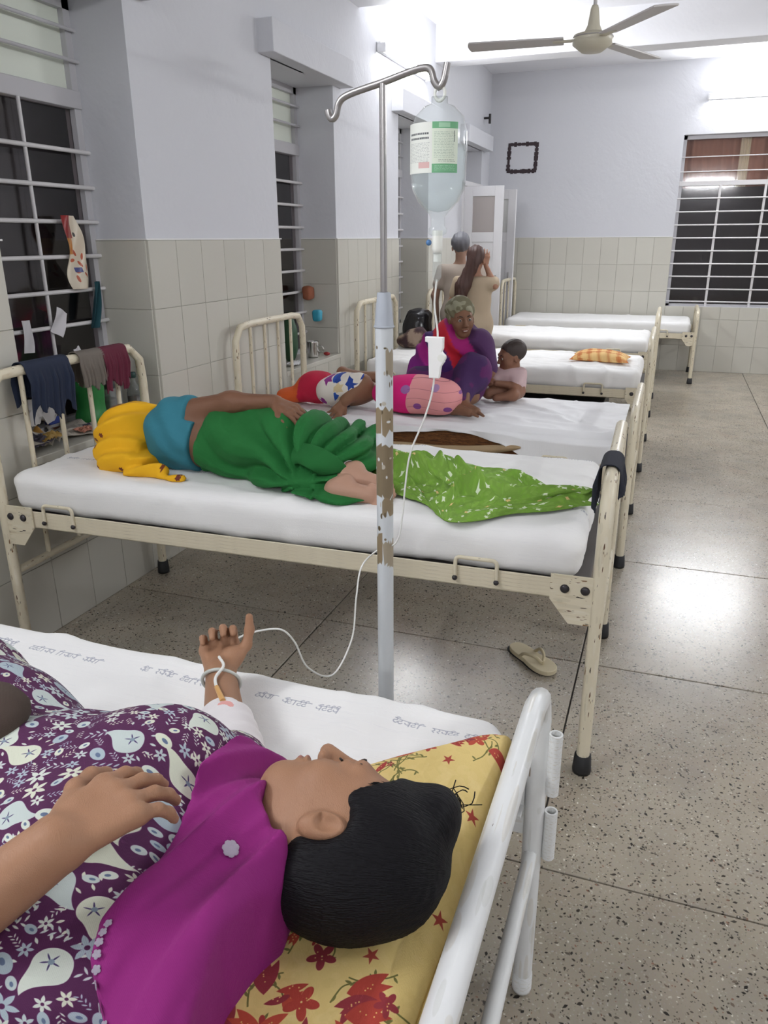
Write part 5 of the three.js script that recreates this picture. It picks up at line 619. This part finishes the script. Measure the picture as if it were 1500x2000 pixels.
  // green wrap, gathered in a knot of folds behind the knees
  const wrap = union([inflateK(torso[2], 0.030), inflateK(torso[1], 0.022), ell([-1.34, 0.84, -2.25], [0.12, 0.122, 0.125], 0.06), ell([-1.04, 0.825, -2.27], [0.19, 0.10, 0.145], 0.08), cap([-1.12, 0.85, -2.34], [-0.95, 0.825, -2.46], 0.09, 0.065, 0.06), cap([-0.96, 0.815, -2.46], [-0.905, 0.79, -2.25], 0.065, 0.045, 0.06), ell([-1.07, 0.775, -2.13], [0.17, 0.055, 0.085], 0.05), ell([-0.93, 0.752, -2.055], [0.15, 0.026, 0.05], 0.03)]);
  const kx = -1.03, ky = 0.775;
  const wrapF = (x, y, z) => { const dx = x - kx, dy = y - ky, r = Math.hypot(dx, dy), a = Math.atan2(dy, dx); const w = sstep(0.015, 0.10, r); let d = wrap(x, y, z); const ph = a * 15 + 2.6 * noise(x * 6, y * 6, z * 4) + 9 * r * noise(x * 4 + 3, y * 4, 1); d += (0.014 * sstep(0.50, 0.10, r) + 0.015) * Math.pow(0.5 + 0.5 * Math.sin(ph), 2.4) * w + 0.006 * fbm(x * 9, y * 9, z * 9) + 0.004 * Math.pow(0.5 + 0.5 * Math.sin(ph * 2.3 + 1), 4) * w; d += 0.02 * (1 - w) * sstep(-2.35, -2.15, z); d = smax(d, 0.738 - y, 0.012); return smax(d, -(x + 1.450 - (y - 0.86) * 0.16), 0.01); };
  part('wrap', setUV(sdfMesh(wrapF, [-1.52, 0.72, -2.62], [-0.78, 1.06, -1.97], 0.0065), (x, y, z) => [x, y]), clothMat([0.006, 0.135, 0.022]), P);
  part('wrap_flounce', cloth(40, 16, (s, t) => { const a = s * 3.0 - 0.1, r = 0.05 + 0.075 * t; return V(-1.03 + Math.cos(a + 0.2) * r * 1.05, 0.80 + Math.sin(a + 0.2) * r * 0.72, -2.09 + 0.02 * Math.sin(a * 2) - 0.05 * t + 0.012 * Math.sin(t * 4)); }, 0.004), clothMat([0.006, 0.135, 0.022]), P);
  // yellow scarf over the head and along the back
  const sc = union([ell([-1.80, 0.835, -2.295], [0.135, 0.105, 0.16], 0.05), ell([-1.745, 0.78, -2.16], [0.11, 0.055, 0.10], 0.05), cap([-1.70, 0.757, -2.10], [-1.56, 0.75, -2.085], 0.03, 0.022, 0.04), cap([-1.56, 0.75, -2.085], [-1.475, 0.746, -2.075], 0.022, 0.012, 0.03)]);
  spotPrint.repeat.set(3.0, 3.0); part('head_scarf', setUV(sdfMesh((x, y, z) => smax(smax(sc(x, y, z) + 0.010 * fbm(x * 10, y * 10, z * 10) + 0.010 * Math.sin((x * 0.8 - y * 1.0 + z) * 52 + 4 * noise(x * 6, y * 6, z * 6)), 0.738 - y, 0.008), x - (y > 0.80 ? -1.685 - (y - 0.86) * 0.05 : 1), 0.01), [-1.98, 0.725, -2.5], [-1.44, 0.98, -2.0], 0.008), (x, y, z) => [x, y + z * 0.6]), clothMat(0xffffff, { map: spotPrint }), P);
  part('ring', new THREE.TorusGeometry(0.009, 0.0018, 8, 16).rotateY(Math.PI / 2).translate(-1.12, 0.965, -2.24), std([0.8, 0.6, 0.2], 0.25, { metalness: 0.9 }), P); ((c) => part('anklet', new THREE.TorusGeometry(0.038, 0.003, 8, 30).rotateY(Math.PI / 2 - 0.3).translate(...c), M.steel, P))([-0.915, 0.795, -2.18]);
}
{ // person asleep in pink beside the old woman
  const P = thing('person', 'person asleep under red head cloth in pink dotted wrap', 'person', [0, 0, 0]); const sk = skinMat([0.24, 0.12, 0.07]);
  const B = union([ell([-1.58, 0.735, -3.80], [0.16, 0.085, 0.12], 0.05), ell([-1.2, 0.74, -3.81], [0.22, 0.09, 0.13], 0.06), cap([-1.05, 0.72, -3.85], [-0.95, 0.71, -3.98], 0.07, 0.05, 0.05), cap([-1.66, 0.74, -3.82], [-1.76, 0.73, -3.83], 0.045, 0.045, 0.04), ell([-1.78, 0.73, -3.83], [0.1, 0.075, 0.085], 0.04), cap([-1.475, 0.79, -3.75], [-1.545, 0.70, -3.66], 0.038, 0.03, 0.03), cap([-1.60, 0.79, -3.80], [-1.475, 0.79, -3.75], 0.042, 0.038, 0.03), cap([-1.62, 0.78, -3.93], [-1.47, 0.785, -3.95], 0.035, 0.032, 0.03), cap([-1.68, 0.80, -3.96], [-1.60, 0.775, -3.95], 0.034, 0.032, 0.03)]);
  const hnd = handField([-1.545, 0.70, -3.66], [-0.25, -0.45, 0.4], [-0.7, -0.2, -0.5], 1, 0.85, [0.5, 0.5, 0.5, 0.5], 0.3, 0.04); part('body', setUV(joinMeshes([sdfMesh(B, [-1.92, 0.62, -4.08], [-0.88, 0.88, -3.58], 0.011), sdfMesh(hnd, ...bounds([[-1.57, 0.665, -3.625]], 0.1), 0.005)]), (x, y, z) => [x, y]), sk, P);
  blousePrint.repeat.set(2.6, 2.6); const bl = union([ell([-1.60, 0.735, -3.79], [0.145, 0.095, 0.125], 0.05), cap([-1.66, 0.74, -3.70], [-1.49, 0.79, -3.745], 0.058, 0.05, 0.05)]); part('blouse', setUV(sdfMesh((x, y, z) => smax(smax(bl(x, y, z) + 0.006 * fbm(x * 10, y * 10, z * 10), x + 1.49 + (0.76 - y) * 0.6, 0.008), 0.648 - y, 0.01), [-1.82, 0.64, -3.95], [-1.40, 0.88, -3.6], 0.009), (x, y, z) => [x * 1.2, y * 1.2 + z * 0.4]), clothMat(0xffffff, { map: blousePrint }), P);
  const pk = union([ell([-1.20, 0.735, -3.79], [0.235, 0.105, 0.145], 0.06), ell([-1.04, 0.73, -3.77], [0.085, 0.08, 0.12], 0.06)]); part('wrap', setUV(sdfMesh((x, y, z) => smax(smax(pk(x, y, z) + 0.006 * fbm(x * 8, y * 8, z * 8), 0.648 - y, 0.01), -(x + 1.43), 0.01), [-1.48, 0.64, -3.98], [-0.90, 0.88, -3.6], 0.010), (x, y, z) => [(x + 1.45) / 0.54, (y - 0.64) / 0.22]), clothMat(0xffffff, { map: pinkPrint }), P);
  const hc = union([ell([-1.765, 0.735, -3.82], [0.125, 0.088, 0.115], 0.05), ell([-1.90, 0.692, -3.79], [0.095, 0.042, 0.09], 0.04)]); part('head_cloth', setColor(setUV(sdfMesh((x, y, z) => smax(smax(hc(x, y, z) + 0.008 * fbm(x * 11, y * 11, z * 11), 0.648 - y, 0.01), x + 1.665 + (0.75 - y) * 0.4, 0.01), [-2.02, 0.64, -3.98], [-1.6, 0.85, -3.66], 0.009), (x, y, z) => [x, y]), (x) => (x < -1.845 + 0.0 ? [0.62, 0.10, 0.015] : [0.50, 0.008, 0.045])), clothMat(0xffffff, { vertexColors: true }), P);
}
{ // old woman sitting
  const P = thing('person', 'old woman sitting cross-kneed in magenta and purple shawl with headscarf', 'person', [0, 0, 0]); const sk = skinMat([0.21, 0.105, 0.062]);
  const H = headFrame([-1.045, 1.095, -4.10], [-0.06, 1, 0.06], [0.50, -0.06, 0.86], 0.86);
  const legs = [cap([-1.02, 0.73, -4.12], [-0.94, 0.84, -3.98], 0.085, 0.06, 0.05), cap([-0.94, 0.84, -3.98], [-0.99, 0.685, -3.79], 0.055, 0.033, 0.04), cap([-1.12, 0.72, -4.10], [-1.22, 0.76, -3.98], 0.08, 0.06, 0.05), cap([-1.22, 0.76, -3.98], [-1.02, 0.685, -3.80], 0.05, 0.033, 0.04)];
  const body = union([cap([-1.10, 0.74, -4.17], [-1.07, 0.95, -4.14], 0.12, 0.10, 0.06), ell([-1.07, 0.965, -4.14], [0.165, 0.06, 0.085], 0.06), cap([-1.065, 0.98, -4.13], H.w(0, -0.06, -0.02), 0.042, 0.042, 0.04), ...legs, cap([-0.92, 0.955, -4.12], [-0.875, 0.83, -4.05], 0.04, 0.034, 0.03), cap([-0.875, 0.83, -4.05], [-0.97, 0.79, -3.95], 0.033, 0.025, 0.03)]);
  const hf = headField(H), hand = handField([-0.97, 0.79, -3.95], [-0.8, -0.1, 0.3], [-0.2, -0.9, -0.3], 1, 0.8, [0.4, 0.4, 0.4, 0.4]);
  const ft = (a, d) => union([cap(a, add(a, [d, 0.10]), 0.030, 0.022, 0.02), cap(a, add(a, [[0, 0.05, -0.03], 1]), 0.030, 0.028, 0.02), ...[0, 1, 2, 3, 4].map((k) => { const b = add(a, [d, 0.112], [nrm([0.5, 0, 0.85]), (k - 2) * 0.011]); return cap(b, add(b, [d, 0.032], [[0, -1, 0], 0.006]), k === 0 ? 0.010 : 0.0075, k === 0 ? 0.009 : 0.0065, 0.006); })]);
  const F1 = ft([-0.985, 0.682, -3.76], nrm([0.92, -0.08, 0.36])), F2 = ft([-0.945, 0.688, -3.80], nrm([0.75, -0.1, 0.5]));
  part('body', setUV(joinMeshes([sdfMesh(body, [-1.32, 0.645, -4.34], [-0.80, 1.06, -3.74], 0.011), sdfMesh((x, y, z) => hf(x, y, z), ...bounds([H.w(0, 0, 0)], 0.135), 0.0042), sdfMesh(hand, ...bounds([[-1.03, 0.78, -3.92]], 0.1), 0.005), sdfMesh((x, y, z) => Math.min(F1(x, y, z), F2(x, y, z)), [-1.04, 0.63, -3.86], [-0.78, 0.77, -3.66], 0.005)]), (x, y, z) => [x, y]), sk, P);
  faceParts(P, H); part('lips', sdfMesh(((l) => (x, y, z) => { const [a, b, c] = H.l(x, y, z); return l(a, b, c); })(union([ell([0, -0.058, 0.089], [0.022, 0.0045, 0.009], 0.003), ell([0, -0.068, 0.088], [0.019, 0.0045, 0.009], 0.003)])), ...bounds([H.w(0, -0.06, 0.088)], 0.03), 0.003), skinMat([0.20, 0.06, 0.05]), P); part('teeth', sdfMesh(((l) => (x, y, z) => { const [a, b, c] = H.l(x, y, z); return l(a, b, c); })(ell([0, -0.063, 0.0905], [0.014, 0.0035, 0.008])), ...bounds([H.w(0, -0.06, 0.088)], 0.03), 0.002), std([0.7, 0.66, 0.58], 0.4), P);
  const hsF = ell([0, 0.045, -0.03], [0.088, 0.090, 0.112]), hsB = ell([0, -0.06, 0.085], [0.085, 0.115, 0.10]); part('headscarf', setColor(setUV(sdfMesh((x, y, z) => { const [a, b, c] = H.l(x, y, z); return smax(hsF(a, b, c) + 0.005 * Math.sin(b * 90 + c * 50 + 3 * noise(a * 20, b * 20, c * 20)), -hsB(a, b, c), 0.01); }, ...bounds([H.w(0, 0.02, -0.03)], 0.14), 0.0045), (x, y, z) => [x, y]), (x, y, z) => (noise(x * 45, y * 45, z * 45) > 0.12 ? [0.30, 0.29, 0.20] : [0.16, 0.145, 0.085])), clothMat(0xffffff, { vertexColors: true }), P);
  const shawl = union([cap([-1.13, 0.75, -4.17], [-1.08, 0.96, -4.15], 0.165, 0.13, 0.06), ell([-1.07, 0.965, -4.14], [0.185, 0.085, 0.115], 0.06), cap([-1.24, 0.92, -4.14], [-1.30, 0.72, -4.08], 0.06, 0.075, 0.06), cap([-0.925, 0.955, -4.12], [-0.885, 0.85, -4.06], 0.06, 0.05, 0.05), cap([-1.09, 1.0, -4.16], H.w(0, -0.05, -0.07), 0.075, 0.06, 0.05)]);
  part('shawl', setColor(setUV(sdfMesh((x, y, z) => smax(smax(shawl(x, y, z) + 0.008 * Math.sin((x + y * 0.6) * 45 + 4 * noise(x * 6, y * 6, z * 6)) + 0.006 * fbm(x * 9, y * 9, z * 9), 0.65 - y, 0.01), -ell([-1.015, 1.09, -3.98], [0.09, 0.115, 0.13])(x, y, z), 0.012), [-1.44, 0.64, -4.40], [-0.78, 1.12, -3.9], 0.009), (x, y, z) => [x, y]), (x, y, z) => { const t = x + 0.55 * (y - 0.9) + 0.03 * noise(x * 10, y * 10, 1); return t < -1.24 ? [0.20, 0.012, 0.20] : t < -1.17 ? [0.36, 0.012, 0.22] : t < -1.10 ? [0.055, 0.014, 0.13] : t < -1.03 ? [0.55, 0.012, 0.03] : t < -0.94 ? [0.34, 0.008, 0.15] : [0.07, 0.02, 0.09]; }), clothMat(0xffffff, { vertexColors: true }), P);
  const sk2 = union([...legs.map((f, i) => { const q = inflate(f, 0.026); q.k = 0.06; return q; }), ell([-1.06, 0.72, -4.04], [0.15, 0.08, 0.14], 0.06)]); part('skirt', setColor(setUV(sdfMesh((x, y, z) => smax(smax(sk2(x, y, z) + 0.006 * fbm(x * 9, y * 9, z * 9) + 0.004 * Math.sin(x * 60), 0.648 - y, 0.01), z + 3.80 - (y - 0.68) * 0.5, 0.01), [-1.36, 0.64, -4.3], [-0.82, 0.95, -3.72], 0.009), (x, y, z) => [x, y]), (x, y, z) => (noise(x * 14, y * 14, z * 14) > 0.1 ? [0.05, 0.014, 0.085] : [0.10, 0.012, 0.10])), clothMat(0xffffff, { vertexColors: true }), P);
  part('bangle', new THREE.TorusGeometry(0.032, 0.004, 8, 24).rotateY(0.9).translate(-0.905, 0.818, -4.02), std([0.35, 0.28, 0.15], 0.3, { metalness: 0.6 }), P); part('anklet', new THREE.TorusGeometry(0.034, 0.003, 8, 24).rotateX(1.2).translate(-0.99, 0.70, -3.785), M.steel, P);
}
{ // small child
  const P = thing('person', 'toddler in pale pink top sitting beside the old woman holding toy', 'person', [0, 0, 0]); const sk = skinMat([0.24, 0.115, 0.07]); const H = headFrame([-0.805, 0.878, -4.30], [-0.10, 1, 0.06], [-0.75, -0.30, 0.55], 0.74);
  const hf = headField(H), bd = union([ell([-0.80, 0.735, -4.31], [0.075, 0.095, 0.07], 0.04), cap([-0.80, 0.80, -4.31], H.w(0, -0.06, -0.02), 0.032, 0.032, 0.03), cap([-0.745, 0.79, -4.29], [-0.755, 0.73, -4.23], 0.026, 0.022, 0.02), cap([-0.755, 0.73, -4.23], [-0.86, 0.745, -4.19], 0.021, 0.017, 0.02), cap([-0.85, 0.79, -4.29], [-0.885, 0.74, -4.24], 0.026, 0.022, 0.02), cap([-0.885, 0.74, -4.24], [-0.90, 0.755, -4.20], 0.021, 0.017, 0.02), cap([-0.78, 0.69, -4.28], [-0.90, 0.685, -4.20], 0.04, 0.03, 0.03), cap([-0.90, 0.685, -4.20], [-0.95, 0.672, -4.27], 0.028, 0.02, 0.02), cap([-0.75, 0.69, -4.28], [-0.76, 0.685, -4.18], 0.04, 0.03, 0.03), cap([-0.76, 0.685, -4.18], [-0.85, 0.672, -4.15], 0.028, 0.02, 0.02)]);
  const h1 = handField([-0.86, 0.745, -4.19], [-0.8, 0.4, 0.1], [-0.2, -0.3, -0.9], 1, 0.45, [0.6, 0.6, 0.6, 0.6]), h2 = handField([-0.90, 0.755, -4.20], [-0.5, 0.6, 0.3], [-0.2, -0.3, 0.9], -1, 0.45, [0.6, 0.6, 0.6, 0.6]);
  part('body', setUV(joinMeshes([sdfMesh((x, y, z) => smin(bd(x, y, z), hf(x, y, z), 0.01), [-1.0, 0.64, -4.42], [-0.68, 0.99, -4.10], 0.0055), sdfMesh((x, y, z) => Math.min(h1(x, y, z), h2(x, y, z)), [-0.97, 0.70, -4.25], [-0.83, 0.82, -4.13], 0.003)]), (x, y, z) => [x, y]), sk, P); faceParts(P, H);
  const hr = ell([0, 0.042, -0.026], [0.082, 0.086, 0.101]), hb = ell([0, -0.045, 0.085], [0.085, 0.11, 0.09]); part('hair', setUV(sdfMesh((x, y, z) => { const [a, b, c] = H.l(x, y, z); return smax(smax(hr(a, b, c), -hb(a, b, c), 0.01), -(b + 0.045), 0.01) + 0.001 * Math.sin(a * 300); }, ...bounds([H.w(0, 0.02, 0)], 0.10), 0.004), (x, y, z) => [x, y]), std([0.035, 0.022, 0.018], 0.6), P);
  const tp = union([ell([-0.80, 0.735, -4.31], [0.088, 0.105, 0.083], 0.04), cap([-0.745, 0.79, -4.29], [-0.752, 0.745, -4.245], 0.036, 0.034, 0.03), cap([-0.85, 0.79, -4.29], [-0.878, 0.755, -4.25], 0.036, 0.034, 0.03)]); part('top', setUV(sdfMesh((x, y, z) => smax(smax(tp(x, y, z) + 0.004 * fbm(x * 16, y * 16, z * 16), y - 0.822, 0.01), 0.655 - y, 0.01), [-0.94, 0.64, -4.43], [-0.68, 0.85, -4.18], 0.006), (x, y, z) => [x, y]), clothMat([0.58, 0.42, 0.42]), P);
  const t = thing('toy', 'small orange and lime plastic toy held by the toddler', 'toy', [-0.925, 0.775, -4.175], 0); part('orange_end', rbox(-0.005, 0.03, -0.012, 0.028, -0.008, 0.008, 0.004).rotateZ(-0.6), std([0.75, 0.22, 0.07], 0.4), t); part('lime_end', rbox(-0.055, -0.005, -0.012, 0.012, -0.008, 0.008, 0.005).rotateZ(0.5), std([0.55, 0.62, 0.05], 0.4), t);
}
function stander({ label, x, z, h, turn, skin, hair, hairLen, top, bottom, arms, lean = 0 }) { // seen from behind, between the far beds
  const P = thing('person', label, 'person', [x, 0, z], turn); const s = h / 1.6, sk = skinMat(skin); const H = headFrame([lean, 1.485 * s, 0.01], [0.0, 1, 0.02], [0, -0.12, -1], 0.98 * s);
  const Y = (v) => v * s; const legs = [cap([-0.08 * s, Y(0.82), 0], [-0.085 * s, Y(0.45), 0.01], 0.08 * s, 0.055 * s, 0.04), cap([-0.085 * s, Y(0.45), 0.01], [-0.09 * s, Y(0.09), 0.03], 0.053 * s, 0.034 * s, 0.03), cap([0.08 * s, Y(0.82), 0], [0.085 * s, Y(0.45), 0.01], 0.08 * s, 0.055 * s, 0.04), cap([0.085 * s, Y(0.45), 0.01], [0.09 * s, Y(0.09), 0.03], 0.053 * s, 0.034 * s, 0.03), cap([-0.09 * s, Y(0.035), 0.04], [-0.10 * s, Y(0.03), -0.12], 0.035 * s, 0.03 * s, 0.03), cap([0.09 * s, Y(0.035), 0.04], [0.10 * s, Y(0.03), -0.12], 0.035 * s, 0.03 * s, 0.03)];
  const torso = [ell([0, Y(0.90), 0], [0.16 * s, 0.13 * s, 0.11 * s], 0.06), ell([lean * 0.4, Y(1.12), 0], [0.135 * s, 0.17 * s, 0.095 * s], 0.08), ell([lean * 0.7, Y(1.27), 0], [0.17 * s, 0.07 * s, 0.08 * s], 0.06), cap([lean * 0.8, Y(1.30), 0.005], H.w(0, -0.05, -0.02), 0.048 * s, 0.046 * s, 0.04)];
  const A = arms.map(([q, e, w, d, p]) => ({ sh: [lean * 0.7 + q * 0.165 * s, Y(1.28), 0], e, w, d, p, q })), arm = A.flatMap((a) => [cap(a.sh, a.e, 0.042 * s, 0.034 * s, 0.03), cap(a.e, a.w, 0.033 * s, 0.023 * s, 0.03)]);
  const hf = headField(H), bF = union([...torso, ...legs, ...arm]); const g = joinMeshes([sdfMesh(bF, [-0.5, 0, -0.3], [0.5, Y(1.62), 0.3], 0.014), sdfMesh(hf, ...bounds([H.C], 0.15 * s), 0.006), ...A.map((a) => sdfMesh(handField(a.w, a.d, a.p, a.q, 0.9 * s, [0.2, 0.2, 0.25, 0.3]), ...bounds([add(a.w, [nrm(a.d), 0.08 * s])], 0.12 * s), 0.0055))]);
  part('body', setUV(g, (x, y, z) => [x, y]), sk, P); faceParts(P, H);
  const hr = ell([0, 0.038, -0.026], [0.086, 0.092, 0.106]), hb = ell([0, -0.045, 0.09], [0.085, 0.11, 0.085]), tail = hairLen ? union([cap(H.w(0, -0.02, -0.09), [lean - 0.08, Y(1.25), 0.12], 0.06 * s, 0.06 * s, 0.05), cap([lean - 0.08, Y(1.25), 0.12], [lean - 0.15, Y(1.42) - hairLen, 0.13], 0.06 * s, 0.035 * s, 0.05)]) : null;
  part('hair', setUV(sdfMesh((x, y, z) => { const [a, b, c] = H.l(x, y, z); let d = smax(smax(hr(a, b, c) * s, -hb(a, b, c) * s, 0.01), -(b + 0.075) * s, 0.01); if (tail) d = smin(d, tail(x, y, z), 0.03); return d + 0.003 * Math.sin(a * 160 + 3 * noise(x * 20, y * 6, z * 20)); }, [lean - 0.32, tail ? Y(1.40) - hairLen - 0.05 : H.C[1] - 0.14 * s, -0.14], [lean + 0.15, Y(1.64), 0.24], 0.008), (x, y, z) => [x, y]), std(hair, 0.55), P);
  const tk = union([...torso.slice(0, 3).map((f) => { const q = inflate(f, 0.016); q.k = f.k; return q; }), cap([0, Y(0.86), 0], [0, Y(0.62), 0], 0.15 * s, 0.18 * s, 0.06), ...A.map((a) => cap(a.sh, add(a.sh, [add(a.e, [a.sh, -1]), 0.55]), 0.058 * s, 0.054 * s, 0.04))]); part('tunic', setUV(sdfMesh((x, y, z) => smax(smax(tk(x, y, z) + 0.006 * fbm(x * 8, y * 5, z * 8), Y(0.55) - y, 0.01), y - Y(1.335), 0.01), [-0.42, Y(0.5), -0.3], [0.42, Y(1.5), 0.3], 0.012), (x, y, z) => [x, y]), clothMat(top), P);
  const tr = union(legs.slice(0, 4).map((f) => { const q = inflate(f, 0.022); q.k = f.k; return q; })); part('trousers', setUV(sdfMesh((x, y, z) => smax(smax(tr(x, y, z) + 0.005 * fbm(x * 9, y * 6, z * 9), Y(0.12) - y, 0.01), y - Y(0.75), 0.01), [-0.3, 0, -0.2], [0.3, Y(0.9), 0.25], 0.014), (x, y, z) => [x, y]), clothMat(bottom), P);
}
stander({ label: 'long haired girl in tan tunic with hand raised, between the far beds', x: -1.56, z: -6.58, h: 1.44, turn: 0, skin: [0.36, 0.19, 0.125], hair: [0.05, 0.018, 0.012], hairLen: 0.50, top: [0.42, 0.33, 0.23], bottom: [0.46, 0.30, 0.26], lean: 0, arms: [[1, [0.165, 1.13, 0.03], [0.075, 1.29, -0.02], [0.0, 1, 0.05], [-0.3, 0, -1]], [-1, [-0.20, 0.98, 0.02], [-0.19, 0.78, -0.04], [0, -1, 0], [1, 0, 0]]] });
stander({ label: 'grey haired person in pale beige standing behind the long haired girl', x: -1.77, z: -6.88, h: 1.545, turn: 0.1, skin: [0.36, 0.22, 0.16], hair: [0.13, 0.13, 0.145], hairLen: 0, top: [0.46, 0.39, 0.33], bottom: [0.40, 0.34, 0.30], arms: [[1, [0.22, 1.02, 0.02], [0.21, 0.80, -0.04], [0, -1, 0], [-1, 0, 0]], [-1, [-0.22, 1.02, 0.02], [-0.21, 0.80, -0.04], [0, -1, 0], [1, 0, 0]]] });

renderer.render(scene, camera);
